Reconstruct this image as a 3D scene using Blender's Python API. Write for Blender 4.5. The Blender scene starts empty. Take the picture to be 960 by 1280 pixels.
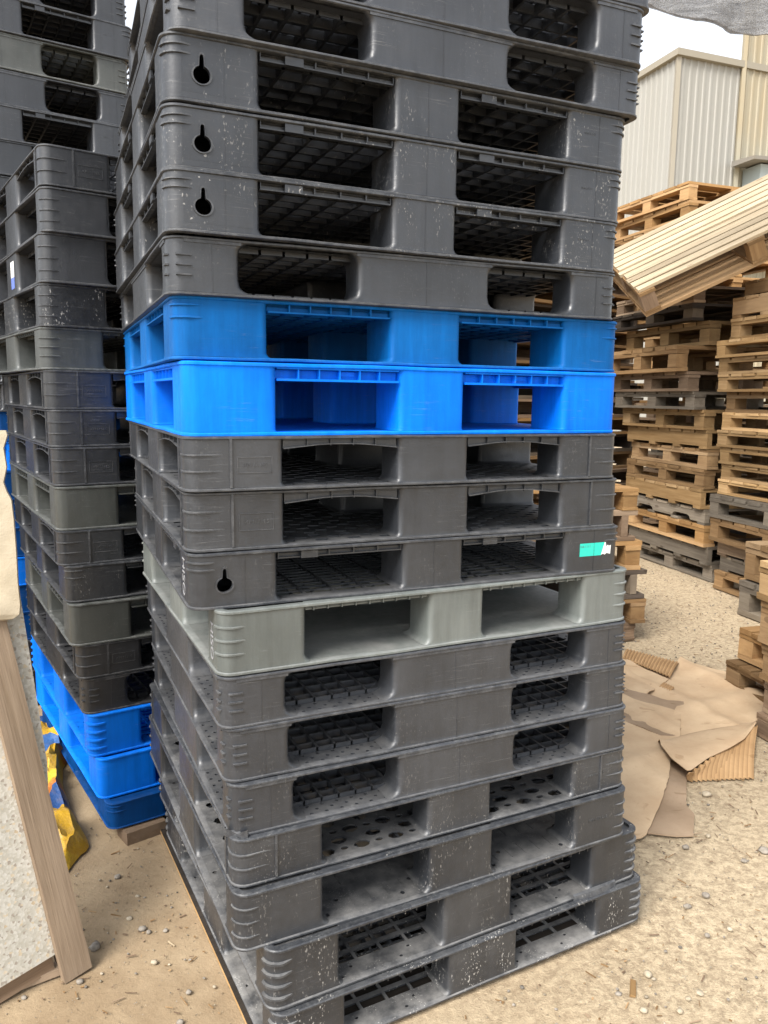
import bpy, math, random
from mathutils import Vector, Matrix, noise as mnoise
from mathutils.geometry import tessellate_polygon
R = math.radians
random.seed(7)
scene = bpy.context.scene
COL = scene.collection

# ------------------------------------------------------------------ camera
F_PX, PITCH, ROLL, CAM_H = 973.344, 0.145731, -0.012467, 1.48317
cam_d = bpy.data.cameras.new('camera'); cam = bpy.data.objects.new('camera', cam_d); COL.objects.link(cam)
cp, sp, cr, sr = math.cos(PITCH), math.sin(PITCH), math.cos(ROLL), math.sin(ROLL)
FWD = Vector((0, cp, -sp)); UPO = Vector((0, sp, cp)); RX = Vector((1, 0, 0))
RIGHT = RX*cr - UPO*sr; UP = RX*sr + UPO*cr
m = Matrix.Identity(4)
for i in range(3):
    m[i][0] = RIGHT[i]; m[i][1] = UP[i]; m[i][2] = -FWD[i]
m[0][3], m[1][3], m[2][3] = 0, 0, CAM_H
cam.matrix_world = m
cam_d.sensor_fit = 'VERTICAL'; cam_d.sensor_height = 36; cam_d.lens = F_PX/1280*36
cam_d.clip_start = 0.05; cam_d.clip_end = 2000
scene.camera = cam

def ray(px, py):
    """survey helper: direction in which the photograph's pixel looks"""
    return RIGHT*((px-480)/F_PX) + UP*((640-py)/F_PX) + FWD
def ground(px, py, z=0.0):
    d = ray(px, py); t = (z-CAM_H)/d.z
    return Vector((d.x*t, d.y*t, z))
def aty(px, py, y):
    d = ray(px, py); t = y/d.y
    return Vector((d.x*t, y, CAM_H+d.z*t))

# ------------------------------------------------------------------ node helpers
class NT:
    def __init__(s, name):
        s.mat = bpy.data.materials.new(name); s.mat.use_nodes = True
        s.t = s.mat.node_tree; s.t.nodes.clear()
        s.out = s.t.nodes.new('ShaderNodeOutputMaterial')
    def n(s, typ, **kw):
        nd = s.t.nodes.new(typ)
        for k, v in kw.items(): setattr(nd, k, v)
        return nd
    def put(s, sock, v):
        if v is None: return
        if hasattr(v, 'is_linked') or isinstance(v, bpy.types.NodeSocket): s.t.links.new(v, sock)
        else: sock.default_value = v
    def math(s, op, a, b=None, clamp=False):
        nd = s.n('ShaderNodeMath', operation=op, use_clamp=clamp); s.put(nd.inputs[0], a); s.put(nd.inputs[1], b); return nd.outputs[0]
    def mix(s, f, a, b, mode='MIX'):
        nd = s.n('ShaderNodeMix', data_type='RGBA', blend_type=mode)
        s.put(nd.inputs[0], f); s.put(nd.inputs[6], a); s.put(nd.inputs[7], b); return nd.outputs[2]
    def noise(s, vec, scale, detail=4, rough=.55, dist=0):
        nd = s.n('ShaderNodeTexNoise'); s.put(nd.inputs['Vector'], vec)
        nd.inputs['Scale'].default_value = scale; nd.inputs['Detail'].default_value = detail
        nd.inputs['Roughness'].default_value = rough; nd.inputs['Distortion'].default_value = dist
        return nd.outputs['Fac']
    def ramp(s, f, lo, hi, a=0., b=1.):
        nd = s.n('ShaderNodeMapRange', clamp=True); s.put(nd.inputs[0], f)
        nd.inputs[1].default_value = lo; nd.inputs[2].default_value = hi
        nd.inputs[3].default_value = a; nd.inputs[4].default_value = b; return nd.outputs[0]
    def scale(s, vec, sc):
        nd = s.n('ShaderNodeVectorMath', operation='MULTIPLY'); s.put(nd.inputs[0], vec); nd.inputs[1].default_value = sc; return nd.outputs[0]
    def add(s, a, b):
        nd = s.n('ShaderNodeVectorMath', operation='ADD'); s.put(nd.inputs[0], a); s.put(nd.inputs[1], b); return nd.outputs[0]
    def attr(s, name):
        nd = s.n('ShaderNodeAttribute', attribute_type='OBJECT', attribute_name=name); return nd.outputs['Fac']
    def gattr(s, name):
        nd = s.n('ShaderNodeAttribute', attribute_type='GEOMETRY', attribute_name=name); return nd.outputs['Fac']
    def coord(s, which='Object'):
        return s.n('ShaderNodeTexCoord').outputs[which]
    def bump(s, h, strength, dist=.01):
        nd = s.n('ShaderNodeBump'); nd.inputs['Strength'].default_value = strength; nd.inputs['Distance'].default_value = dist
        s.put(nd.inputs['Height'], h); return nd.outputs[0]
    def bsdf(s, color, rough, normal=None, spec=.5, **kw):
        b = s.n('ShaderNodeBsdfPrincipled'); s.put(b.inputs['Base Color'], color); s.put(b.inputs['Roughness'], rough)
        b.inputs['Specular IOR Level'].default_value = spec
        if normal is not None: s.put(b.inputs['Normal'], normal)
        for k, v in kw.items(): s.put(b.inputs[k], v)
        return b.outputs[0]
    def done(s, sh): s.t.links.new(sh, s.out.inputs['Surface']); return s.mat

def c4(*c): return (c[0], c[1], c[2], 1.0)

DUSTC = c4(.29, .28, .262)
def plastic(name, color, rough=.42, worn=False, film_k=1.0, spec=.6):
    t = NT(name)
    ob = t.coord(); seed = t.attr('seed')
    cmb = t.n('ShaderNodeCombineXYZ'); t.put(cmb.inputs[0], seed); t.put(cmb.inputs[1], seed); t.put(cmb.inputs[2], seed)
    v = t.add(ob, cmb.outputs[0])
    tone = t.attr('tone'); dust = t.attr('dust'); speck = t.attr('speck')
    big = t.noise(v, 3.2, 5, .6)
    streak = t.noise(t.scale(v, (1, 1, .10)), 46, 4, .65)
    fine = t.noise(v, 55, 5, .7)
    scr = t.noise(t.scale(v, (.35, .35, 7)), 34, 5, .75, .6)
    base = t.mix(1.0, c4(*color), tone, 'MULTIPLY')
    lo = t.math('MULTIPLY', t.ramp(big, .3, .7, .75, 1.25), t.ramp(streak, .3, .75, .85, 1.22))
    base = t.mix(1.0, base, lo, 'MULTIPLY')
    pale = t.mix(.40 if film_k > .3 else .28, c4(*color), c4(.42, .42, .41))
    # scratches and scuffs
    sc = t.math('MULTIPLY', t.ramp(scr, .585, .68), t.ramp(t.noise(v, 7, 5, .65), .44, .60))
    base = t.mix(t.math('MULTIPLY', sc, .40), base, pale)
    # dry dust: faint film everywhere, thick on what faces up
    nz = t.n('ShaderNodeSeparateXYZ'); t.put(nz.inputs[0], t.n('ShaderNodeNewGeometry').outputs['Normal'])
    upf = t.ramp(nz.outputs[2], .55, .95)
    film = t.math('MULTIPLY', t.ramp(big, .42, .75, .015*film_k, .11*film_k), t.ramp(fine, .3, .7, .7, 1.2))
    deck = t.math('MULTIPLY', upf, t.ramp(t.noise(v, 14, 6, .7), .34, .66, .05*film_k, .42*film_k))
    df = t.math('MULTIPLY', t.math('ADD', film, deck), dust, True)
    base = t.mix(df, base, DUSTC)
    # pale mineral specks
    wv = t.n('ShaderNodeTexNoise'); t.put(wv.inputs['Vector'], v); wv.inputs['Scale'].default_value = 90
    vj = t.add(v, t.scale(wv.outputs['Color'], (.012, .012, .016)))
    vo = t.n('ShaderNodeTexVoronoi', feature='F1'); t.put(vo.inputs['Vector'], vj); vo.inputs['Scale'].default_value = 62; vo.inputs['Randomness'].default_value = 1
    sp1 = t.math('LESS_THAN', vo.outputs['Distance'], t.ramp(vo.outputs['Color'], .62, 1., 0., .24))
    msk = t.ramp(t.noise(v, 5, 3), .55, .64)
    sp1 = t.math('MULTIPLY', t.math('MULTIPLY', sp1, msk), speck, True)
    fl1 = t.ramp(t.noise(t.scale(v, (1, 1, .45)), 240, 3, .6), .60, .66)
    fl2 = t.math('MULTIPLY', fl1, t.ramp(t.noise(t.scale(v, (1, 1, .5)), 13, 4, .65), .50, .66, .02, 1.))
    sp2 = t.math('MULTIPLY', fl2, t.math('MULTIPLY', speck, .75), True)
    base = t.mix(t.math('MULTIPLY', t.math('MAXIMUM', sp1, sp2), .72), base, c4(.52, .50, .46))
    if worn:
        wr = t.ramp(t.noise(v, 38, 6, .75), .44, .70, .0, .40*min(1, film_k*1.5))
        base = t.mix(wr, base, pale)
    r = t.math('ADD', t.ramp(fine, .3, .7, rough-.07, rough+.12), t.math('MULTIPLY', df, .35), True)
    nrm = t.bump(t.math('ADD', t.math('MULTIPLY', t.noise(v, 160, 3), .35), t.math('ADD', t.math('MULTIPLY', t.noise(v, 11, 2), 1.3), t.math('MULTIPLY', sc, .3))), .30 if not worn else .55, .003)
    return t.done(t.bsdf(base, r, nrm, spec))

PL = {}
for nm, colr, rg, fk in (('black', (.0165, .0190, .0235), .37, .52), ('charcoal', (.0255, .0282, .0335), .39, .52), ('grey', (.098, .110, .103), .45, .8), ('olive', (.048, .053, .047), .45, .6),
                     ('blue', (.0, .142, .66), .50, .14), ('dull_blue', (.0, .084, .285), .50, .20), ('navy', (.0, .040, .16), .50, .2), ('dark', (.010, .011, .0135), .40, .5)):
    sp_ = .12 if 'blue' in nm or nm == 'navy' else .62
    PL[nm] = (plastic(nm+'_plastic', colr, rg, False, fk, sp_), plastic(nm+'_plastic_scuffed', tuple(x*1.15+.003*fk for x in colr), rg+.04, True, fk, sp_))

def wood(name, a, b, c, grey=0.0, rough=.75):
    t = NT(name)
    uv = t.coord('UV'); bv = t.gattr('bv'); tone = t.attr('tone')
    gr = t.noise(t.scale(uv, (2.2, 46, 1)), 1.0, 6, .65, .35)
    gr2 = t.noise(t.scale(uv, (7, 190, 1)), 1.0, 3, .6)
    big = t.noise(t.scale(uv, (2.0, 5, 1)), 1.0, 4)
    col = t.mix(t.ramp(gr, .32, .70), c4(*a), c4(*b))
    col = t.mix(t.math('MULTIPLY', t.ramp(gr2, .5, .75), .45), col, c4(*c))
    # knots
    vo = t.n('ShaderNodeTexVoronoi', feature='F1'); t.put(vo.inputs['Vector'], t.scale(uv, (4.2, 11, 1))); vo.inputs['Scale'].default_value = 1
    kn = t.math('MULTIPLY', t.math('LESS_THAN', vo.outputs['Distance'], .13), t.ramp(vo.outputs['Color'], .62, .66))
    col = t.mix(t.math('MULTIPLY', kn, .6), col, c4(a[0]*.4, a[1]*.32, a[2]*.28))
    # every board a little different, some weathered
    col = t.mix(1.0, col, t.ramp(bv, 0, 1, .72, 1.28), 'MULTIPLY')
    col = t.mix(t.math('MULTIPLY', t.ramp(bv, .62, 1.), .22), col, c4(.62, .50, .34))
    st = t.ramp(big, .42, .72, 0, .40)
    col = t.mix(st, col, c4(a[0]*.50, a[1]*.48, a[2]*.48))
    col = t.mix(1.0, col, tone, 'MULTIPLY')
    h = t.math('ADD', t.math('MULTIPLY', gr, .6), t.math('MULTIPLY', gr2, .4))
    return t.done(t.bsdf(col, t.ramp(gr, .3, .7, rough-.08, rough+.1), t.bump(h, .5, .004), .25))
WD = {
 'fresh': wood('fresh_pine', (.29, .172, .070), (.43, .28, .13), (.19, .105, .04)),
 'tan': wood('tan_pine', (.20, .115, .050), (.31, .195, .092), (.12, .066, .028)),
 'orange': wood('orange_pine', (.28, .150, .055), (.39, .235, .098), (.18, .09, .03)),
 'grey': wood('weathered_wood', (.13, .105, .078), (.25, .215, .168), (.08, .06, .042)),
 'brown': wood('brown_wood', (.16, .105, .065), (.27, .19, .125), (.09, .055, .032)),
 'dark': wood('dark_wood', (.055, .042, .032), (.11, .085, .065), (.03, .022, .016)),
 'pale': wood('pale_planed_wood', (.34, .265, .165), (.48, .395, .27), (.25, .175, .10)),
 'blackish': wood('blackish_wood', (.022, .018, .014), (.04, .032, .025), (.014, .011, .009)),
 'batten': wood('batten_wood', (.20, .145, .095), (.31, .235, .165), (.12, .08, .05)),
}

# ------------------------------------------------------------------ mesh builder
class MB:
    def __init__(s): s.v = []; s.f = []; s.m = []; s.bv = []; s.uv = []; s.flat = set()
    def face(s, pts, mat=0, bv=.5, uv=None):
        i = len(s.v); s.v += [tuple(p) for p in pts]; s.f.append(tuple(range(i, i+len(pts))))
        s.m.append(mat); s.bv.append(bv); s.uv.append(uv)
    def idx(s, verts, faces, mat=0, bv=.5):
        i = len(s.v); s.v += [tuple(p) for p in verts]
        for f in faces:
            s.f.append(tuple(i+k for k in f)); s.m.append(mat); s.bv.append(bv); s.uv.append(None)
    def box(s, x0, x1, y0, y1, z0, z1, mat=0, M=None, jit=0.0, bv=None, seg=1):
        """a board: bevel-free box with grain UVs along its longest side"""
        if bv is None: bv = random.random()
        L = (x1-x0, y1-y0, z1-z0); ax = max(range(3), key=lambda k: L[k]); o1, o2 = [k for k in range(3) if k != ax]
        ou, ov = random.uniform(0, 50), random.uniform(0, 50)
        P = [Vector((x, y, z)) for x in (x0, x1) for y in (y0, y1) for z in (z0, z1)]
        if jit: P = [p+Vector([random.uniform(-jit, jit) for _ in range(3)]) for p in P]
        Q = [(M @ p) if M is not None else p for p in P]
        for f in ((0, 1, 3, 2), (4, 6, 7, 5), (0, 4, 5, 1), (2, 3, 7, 6), (0, 2, 6, 4), (1, 5, 7, 3)):
            vs = [P[k] for k in f]
            const = [k for k in range(3) if max(q[k] for q in vs)-min(q[k] for q in vs) < 3*jit+1e-9]
            if ax in const: uv = [(ou+q[o1]*3, ov+q[o2]*.35) for q in vs]
            else:
                oth = o2 if o1 in const else o1
                uv = [(ou+q[ax], ov+q[oth]+(.3 if oth == o2 else 0)) for q in vs]
            s.face([Q[k] for k in f], mat, bv, uv)
    def loft(s, rings, mat=0, cap=True, bv=.5, close=True, skip=()):
        n = len(rings[0]); base = len(s.v)
        for r in rings: s.v += [tuple(p) for p in r]
        for a in range(len(rings)-1):
            for k in range(n if close else n-1):
                if (a, k) in skip: continue
                s.f.append((base+a*n+k, base+a*n+(k+1) % n, base+(a+1)*n+(k+1) % n, base+(a+1)*n+k))
                s.m.append(mat); s.bv.append(bv); s.uv.append(None)
        if cap:
            for a, rev in ((0, True), (len(rings)-1, False)):
                f = [base+a*n+k for k in range(n)]
                s.f.append(tuple(reversed(f)) if rev else tuple(f)); s.m.append(mat); s.bv.append(bv); s.uv.append(None)
    def poly(s, outer, holes, P0, U, V, N, th, mat=0, bv=.5, back=True):
        """flat polygon with holes in the plane P0+u*U+v*V, thickness th against N"""
        loops = [outer]+holes; f0 = len(s.f)
        flat = [p for l in loops for p in l]
        tris = tessellate_polygon([[Vector((p[0], p[1], 0)) for p in l] for l in loops])
        W = lambda p, d: P0+U*p[0]+V*p[1]-N*d
        front = [W(p, 0) for p in flat]; bk = [W(p, th) for p in flat]
        def orient(tr, rev):
            a, b, c = [Vector((flat[k][0], flat[k][1], 0)) for k in tr]
            z = (b-a).cross(c-a).z
            sgn = z*(U.cross(V).dot(N))
            tr = tuple(tr) if sgn > 0 else tuple(reversed(tr))
            return tuple(reversed(tr)) if rev else tr
        s.idx(front, [orient(tr, False) for tr in tris], mat, bv)
        if back: s.idx(bk, [orient(tr, True) for tr in tris], mat, bv)
        k0 = 0
        for l in loops:
            n = len(l)
            s.idx(front[k0:k0+n]+bk[k0:k0+n], [(k, (k+1) % n, n+(k+1) % n, n+k) for k in range(n)], mat, bv)
            k0 += n
        s.flat.update(range(f0, len(s.f)))
    def cells(s, x0, x1, y0, y1, z0, z1, nx, ny, hole, mat=0, bottom=True):
        """a plate of nx * ny cells; hole(i, j) gives None or 8 points in -1..1 cell units"""
        dx, dy = (x1-x0)/nx, (y1-y0)/ny
        ring = [(-1, -1), (0, -1), (1, -1), (1, 0), (1, 1), (0, 1), (-1, 1), (-1, 0)]
        for i in range(nx):
            for j in range(ny):
                cx, cy = x0+(i+.5)*dx, y0+(j+.5)*dy
                h = hole(i, j)
                O = [(cx+a*dx/2, cy+b*dy/2) for a, b in ring]
                if h is None:
                    s.idx([(p[0], p[1], z1) for p in O], [tuple(range(8))], mat)
                    if bottom: s.idx([(p[0], p[1], z0) for p in O], [tuple(reversed(range(8)))], mat)
                    continue
                I = [(cx+a*dx/2, cy+b*dy/2) for a, b in h]
                vs = [(p[0], p[1], z1) for p in O]+[(p[0], p[1], z1) for p in I]+[(p[0], p[1], z0) for p in I]+[(p[0], p[1], z0) for p in O]
                fs = []
                for k in range(8):
                    q = (k+1) % 8
                    fs.append((k, q, 8+q, 8+k)); fs.append((8+k, 8+q, 16+q, 16+k))
                    if bottom: fs.append((16+k, 16+q, 24+q, 24+k))
                s.idx(vs, fs, mat)
    def build(s, name, mats, parent=None, smooth=None, link=True):
        me = bpy.data.meshes.new(name); me.from_pydata(s.v, [], s.f); me.update()
        for mt in (mats if isinstance(mats, (list, tuple)) else [mats]): me.materials.append(mt)
        me.polygons.foreach_set('material_index', s.m)
        a = me.attributes.new('bv', 'FLOAT', 'FACE'); a.data.foreach_set('value', s.bv)
        if any(u is not None for u in s.uv):
            ul = me.uv_layers.new(name='UVMap'); flat = []
            for f, u in zip(s.f, s.uv):
                for k in range(len(f)): flat += list(u[k]) if u is not None else [0., 0.]
            ul.data.foreach_set('uv', flat)
        if smooth is not None:
            me.polygons.foreach_set('use_smooth', [k not in s.flat for k in range(len(s.f))])
            import bmesh
            bm = bmesh.new(); bm.from_mesh(me); bmesh.ops.remove_doubles(bm, verts=bm.verts, dist=1e-5)
            bm.to_mesh(me); bm.free()
            me.set_sharp_from_angle(angle=R(smooth))
        o = bpy.data.objects.new(name, me); o.parent = parent
        if link: COL.objects.link(o)
        return o

def tag(o, label=None, cat=None, group=None, kind=None):
    if label: o['label'] = label
    if cat: o['category'] = cat
    if group: o['group'] = group
    if kind: o['kind'] = kind
    return o
def empty(name, loc=(0, 0, 0), rz=0.0, rot=None):
    o = bpy.data.objects.new(name, None); COL.objects.link(o); o.location = loc; o.empty_display_size = .1
    o.rotation_euler = rot if rot else (0, 0, rz); return o
KIDS = {}
def kids(o):
    return [c for c in bpy.data.objects if c.parent == o]
def dup(o, parent=None, tree=None):
    c = o.copy(); COL.objects.link(c); c.parent = parent
    for ch in tree[o.name] if tree and o.name in tree else []:
        dup(ch, c, tree)
    return c
def setp(o, tree, **kw):
    for k, v in kw.items(): o[k] = float(v)
    for ch in tree.get(o.name, []): setp(ch, tree, **dict(kw, dust=kw['dust']*.15) if ch.name.startswith('top_deck') and 'dust' in kw else kw)

def text_mesh(txt, size, depth, shear=0.0):
    cu = bpy.data.curves.new('lettering', 'FONT'); cu.body = txt; cu.size = size; cu.extrude = depth; cu.align_x = 'CENTER'; cu.align_y = 'CENTER'; cu.shear = shear
    o = bpy.data.objects.new('lettering', cu); COL.objects.link(o)
    dg = bpy.context.evaluated_depsgraph_get(); dg.update()
    me = bpy.data.meshes.new_from_object(o.evaluated_get(dg)); bpy.data.objects.remove(o); return me

# ------------------------------------------------------------------ plastic pallets
W = D = 1.1; H = .125
TYPES = {  # post bands along the front (x) and along the side (y), as fractions
 'keyhole': dict(fx=(.170, .435, .578, .838), fy=(.13, .40, .535, .80), flare=.012, lip='clip', deck='ladder'),
 'wide':    dict(fx=(.132, .366, .662, .870), fy=(.085, .335, .635, .90), flare=.030, lip=None, deck='holes'),
 'ribbed':  dict(fx=(.189, .432, .596, .830), fy=(.10, .36, .55, .80), flare=.010, lip='arch', deck='slots'),
 'oval':    dict(fx=(.189, .432, .596, .828), fy=(.09, .37, .555, .79), flare=.012, lip=None, deck='ovals'),
 'smooth':  dict(fx=(.177, .435, .586, .840), fy=(.136, .415, .561, .848), flare=.004, lip='bars', deck='few'),
 'toothed': dict(fx=(.175, .427, .585, .842), fy=(.147, .435, .57, .83), flare=.010, lip='teeth', deck='few'),
 'solid':   dict(fx=(.175, .450, .585, .856), fy=(.105, .374, .537, .817), flare=.014, lip='thin', deck='plain'),
 'plain':   dict(fx=(.185, .432, .596, .830), fy=(.09, .37, .555, .80), flare=.016, lip=None, deck='faint'),
 'heavy':   dict(fx=(.158, .410, .597, .840), fy=(.09, .37, .555, .80), flare=.012, lip='thin', deck='grille'),
}
ZB, ZT = .0068, H-.0072
RC = .036
def rrect(x0, x1, y0, y1, rad):
    """rounded rectangle, radii per corner (x0y0, x1y0, x1y1, x0y1), constant vertex count"""
    pts = []
    for (cx, cy, a0, r) in ((x0, y0, 180, rad[0]), (x1, y0, 270, rad[1]), (x1, y1, 0, rad[2]), (x0, y1, 90, rad[3])):
        ox = cx+r if cx == x0 else cx-r; oy = cy+r if cy == y0 else cy-r
        for k in range(6):
            a = R(a0+18*k); pts.append((ox+r*math.cos(a), oy+r*math.sin(a)))
    return pts
def long_rim(x0, x1, y0, y1, r, n=14):
    c = rrect(x0, x1, y0, y1, [r]*4); out = []
    for q in range(4):
        out += c[6*q:6*q+6]; a = c[6*q+5]; b = c[(6*q+6) % 24]
        out += [(a[0]+(b[0]-a[0])*k/n, a[1]+(b[1]-a[1])*k/n) for k in range(1, n)]
    return out
def smap(side, u, v):
    return ((u, v), (v, u), (u, D-v), (W-v, u))[side]
def sbox(mb, side, u0, u1, v0, v1, z0, z1, mat=0):
    a, b = smap(side, u0, v0), smap(side, u1, v1)
    mb.box(min(a[0], b[0]), max(a[0], b[0]), min(a[1], b[1]), max(a[1], b[1]), z0, z1, mat)
def keyhole_shape(cx, cz):
    pts = []
    r, w, top = .0165, .0050, .037
    a0 = math.asin(w/r)
    for k in range(21):
        a = math.pi/2+a0+(2*math.pi-2*a0)*k/20
        pts.append((cx+r*math.cos(a), cz+r*math.sin(a)))
    for k in range(5):
        a = math.pi*k/4; pts.append((cx+w*.8*math.cos(a), cz+top-w+w*math.sin(a)))
    return pts
def corner_rib(mb, cxi, cyi, z, h, out, ex, ey, gap=False, mat=1):
    """raised rib wrapping one rounded corner of the pallet; gap leaves the curve bare"""
    sx, sy = (1 if cxi == 0 else -1), (1 if cyi == 0 else -1)
    X0, Y0 = (0 if cxi == 0 else W), (0 if cyi == 0 else D)
    I = .004
    def P(u, v, zz): return (X0+sx*u, Y0+sy*v, zz)
    arc = [(RC-(RC-I)*math.cos(R(a)), RC-(RC-I)*math.sin(R(a))) for a in (0, 15, 30, 45, 60, 75, 90)]
    arco = [(RC-(RC-I+out)*math.cos(R(a)), RC-(RC-I+out)*math.sin(R(a))) for a in (0, 15, 30, 45, 60, 75, 90)]
    if not gap:
        inn = [(I+.002, RC+ey)]+arc+[(RC+ex, I+.002)]; ou = [(I+.0005, RC+ey)]+arco+[(RC+ex, I+.0005)]
        rings = []
        for (a, b) in zip(inn, ou):
            rings.append([P(a[0], a[1], z-h/2), P(b[0], b[1], z-h*.30), P(b[0], b[1], z+h*.30), P(a[0], a[1], z+h/2)])
        mb.loft(rings, mat)
    else:
        for (u0, u1, v0, v1) in ((RC*.55, RC+ex, I-out, I+.004), (I-out, I+.004, RC*.55, RC+ey)):
            a, b = P(u0, v0, 0), P(u1, v1, 0)
            dz = .004
            mb.box(min(a[0], b[0]), max(a[0], b[0]), min(a[1], b[1]), max(a[1], b[1]), z-h/2, z+h/2, mat)

def deck_hole(kind, nx, ny):
    octo = lambda a, b: [(-.7*a, -.7*b), (0, -b), (.7*a, -.7*b), (a, 0), (.7*a, .7*b), (0, b), (-.7*a, .7*b), (-a, 0)]
    rect = lambda a, b: [(-a, -b), (0, -b), (a, -b), (a, 0), (a, b), (0, b), (-a, b), (-a, 0)]
    rnd = random.Random(3)
    if kind == 'holes': return lambda i, j: octo(.50, .50) if (i+j) % 2 == 0 else None
    if kind == 'ladder': return lambda i, j: rect(.90, .80)
    if kind == 'slots': return lambda i, j: rect(.78, .60) if (i+j) % 2 == 0 else None
    if kind == 'ovals': return lambda i, j: octo(.92, .84) if (i+j) % 2 == 0 else (octo(.44, .36) if j % 2 == 0 else None)
    if kind == 'grille': return lambda i, j: rect(.88, .62)
    if kind == 'few': return lambda i, j: octo(.26, .3) if (i % 3 == 1 and j % 2 == 0) else None
    if kind == 'smallholes': return lambda i, j: octo(.30, .30) if (i*2+j*3) % 5 == 0 else None
    if kind == 'lattice': return lambda i, j: rect(.88, .88)
    return lambda i, j: None

def make_plastic(kind, colr):
    T = TYPES[kind]; mats = list(PL[colr])
    root = empty('plastic_pallet'); tree = {root.name: []}
    def reg(o, par=None):
        tree.setdefault((par or root).name, []).append(o); tree.setdefault(o.name, []); return o
    off = Matrix.Translation((-W/2, -D/2, 0))
    def fin(mb, name, par=None, smooth=34):
        mb.v = [(p[0]-W/2, p[1]-D/2, p[2]) for p in mb.v]
        o = mb.build(name, mats, par or root, smooth); return reg(o, par)
    bx = [0, T['fx'][0]*W, T['fx'][1]*W, T['fx'][2]*W, T['fx'][3]*W, W]
    by = [0, T['fy'][0]*D, T['fy'][1]*D, T['fy'][2]*D, T['fy'][3]*D, D]
    I = .004; fl = T['flare']
    # nine blocks
    blocks = {}
    for a in range(3):
        for b in range(3):
            x0, x1, y0, y1 = bx[2*a], bx[2*a+1], by[2*b], by[2*b+1]
            mb = MB()
            if fl > .02: lv = [(0, 1.), (.1, .66), (.25, .36), (.5, .12), (1., 0)]
            else: lv = [(0, 1.), (.35, .38), (1., 0)]
            zs = [(ZB+fl*k, fl*f) for k, f in lv]+[(ZT-fl*k*(.9 if fl > .02 else .35), fl*f*(.9 if fl > .02 else .35)) for k, f in reversed(lv)]
            rings = []
            for z, o in zs:
                X0 = max(I, x0-o) if a else I; X1 = min(W-I, x1+o) if a < 2 else W-I
                Y0 = max(I, y0-o) if b else I; Y1 = min(D-I, y1+o) if b < 2 else D-I
                rs = .014
                rad = [rs]*4
                for q, (ca, cb) in enumerate(((0, 0), (2, 0), (2, 2), (0, 2))):
                    if (a, b) == (ca, cb): rad[q] = RC-I
                rings.append([(p[0], p[1], z) for p in rrect(X0, X1, Y0, Y1, rad)])
            skip = set()
            mid = len(lv)-1
            n = len(rings[0])
            key = kind == 'keyhole' and (a, b) == (0, 0)
            if key: skip = {(mid, 5)}
            mb.loft(rings, 0, True, .5, True, skip)
            if key:
                pa, pb = rings[mid][5], rings[mid][6]; z0k, z1k = rings[mid][0][2], rings[mid+1][0][2]
                mb.poly([(pa[0], z0k), (pb[0], z0k), (pb[0], z1k), (pa[0], z1k)], [keyhole_shape(.074, .052)], Vector((0, I-.0002, 0)), Vector((1, 0, 0)), Vector((0, 0, 1)), Vector((0, -1, 0)), .010, 0, .5, False)
                hs = keyhole_shape(.074, .052); cxk, czk = .074, .056
                big = [(cxk+(p[0]-cxk)*1.22, czk+(p[1]-czk)*1.12) for p in hs]
                mb.poly(big, [hs], Vector((0, I-.0025, 0)), Vector((1, 0, 0)), Vector((0, 0, 1)), Vector((0, -1, 0)), .0026, 1, .5, False)
            # corner ribs
            if a != 1 and b != 1:
                if kind == 'keyhole':
                    for z in (.087, .103): corner_rib(mb, a, b, z, .0048, .0042, .022, .004)
                elif kind == 'wide':
                    for z in (.042, .063, .084): corner_rib(mb, a, b, z, .0035, .0035, .014, .004, True)
                elif kind in ('ribbed', 'oval'):
                    for z in (.045, .082): corner_rib(mb, a, b, z, .0045, .004, .050, .030)
                    sx = 1 if a == 0 else -1; X0 = 0 if a == 0 else W; sy = 1 if b == 0 else -1; Y0 = 0 if b == 0 else D
                    u = .094
                    mb.box(min(X0+sx*u, X0+sx*(u+.005)), max(X0+sx*u, X0+sx*(u+.005)), min(Y0+sy*.0005, Y0+sy*.006), max(Y0+sy*.0005, Y0+sy*.006), ZB, ZT, 1)
                    u = .062
                    mb.box(min(X0+sx*.0005, X0+sx*.006), max(X0+sx*.0005, X0+sx*.006), min(Y0+sy*u, Y0+sy*(u+.005)), max(Y0+sy*u, Y0+sy*(u+.005)), ZB, ZT, 1)
                elif kind == 'toothed':
                    for z in (.082, .106): corner_rib(mb, a, b, z, .0045, .0035, .030, .010)
                elif kind == 'solid':
                    for z in (.040, .066, .092): corner_rib(mb, a, b, z, .0045, .004, .026, .006)
                elif kind == 'plain':
                    for z in (.030, .060, .090): corner_rib(mb, a, b, z, .004, .0035, .022, .006)
                elif kind == 'heavy':
                    for z in (.024, .048, .072, .096): corner_rib(mb, a, b, z, .0075, .006, .024, .006)
            # mould parting lines on the wide faces
            if kind in ('keyhole', 'wide') and b == 0:
                u = x0+(x1-x0)*(.62 if a == 0 else .5)
                mb.box(u, u+.0015, I-.0008, I+.002, ZB, ZT, 0)
            if kind == 'ribbed' and (a, b) == (0, 0):
                for (u0, u1, z0, z1) in ((.112, .182, .040, .0415), (.112, .182, .0755, .077), (.110, .1115, .040, .077), (.1825, .184, .040, .077)):
                    mb.box(u0, u1, I-.0012, I+.002, z0, z1, 1)
            o = fin(mb, 'block'); blocks[(a, b)] = o
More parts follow.
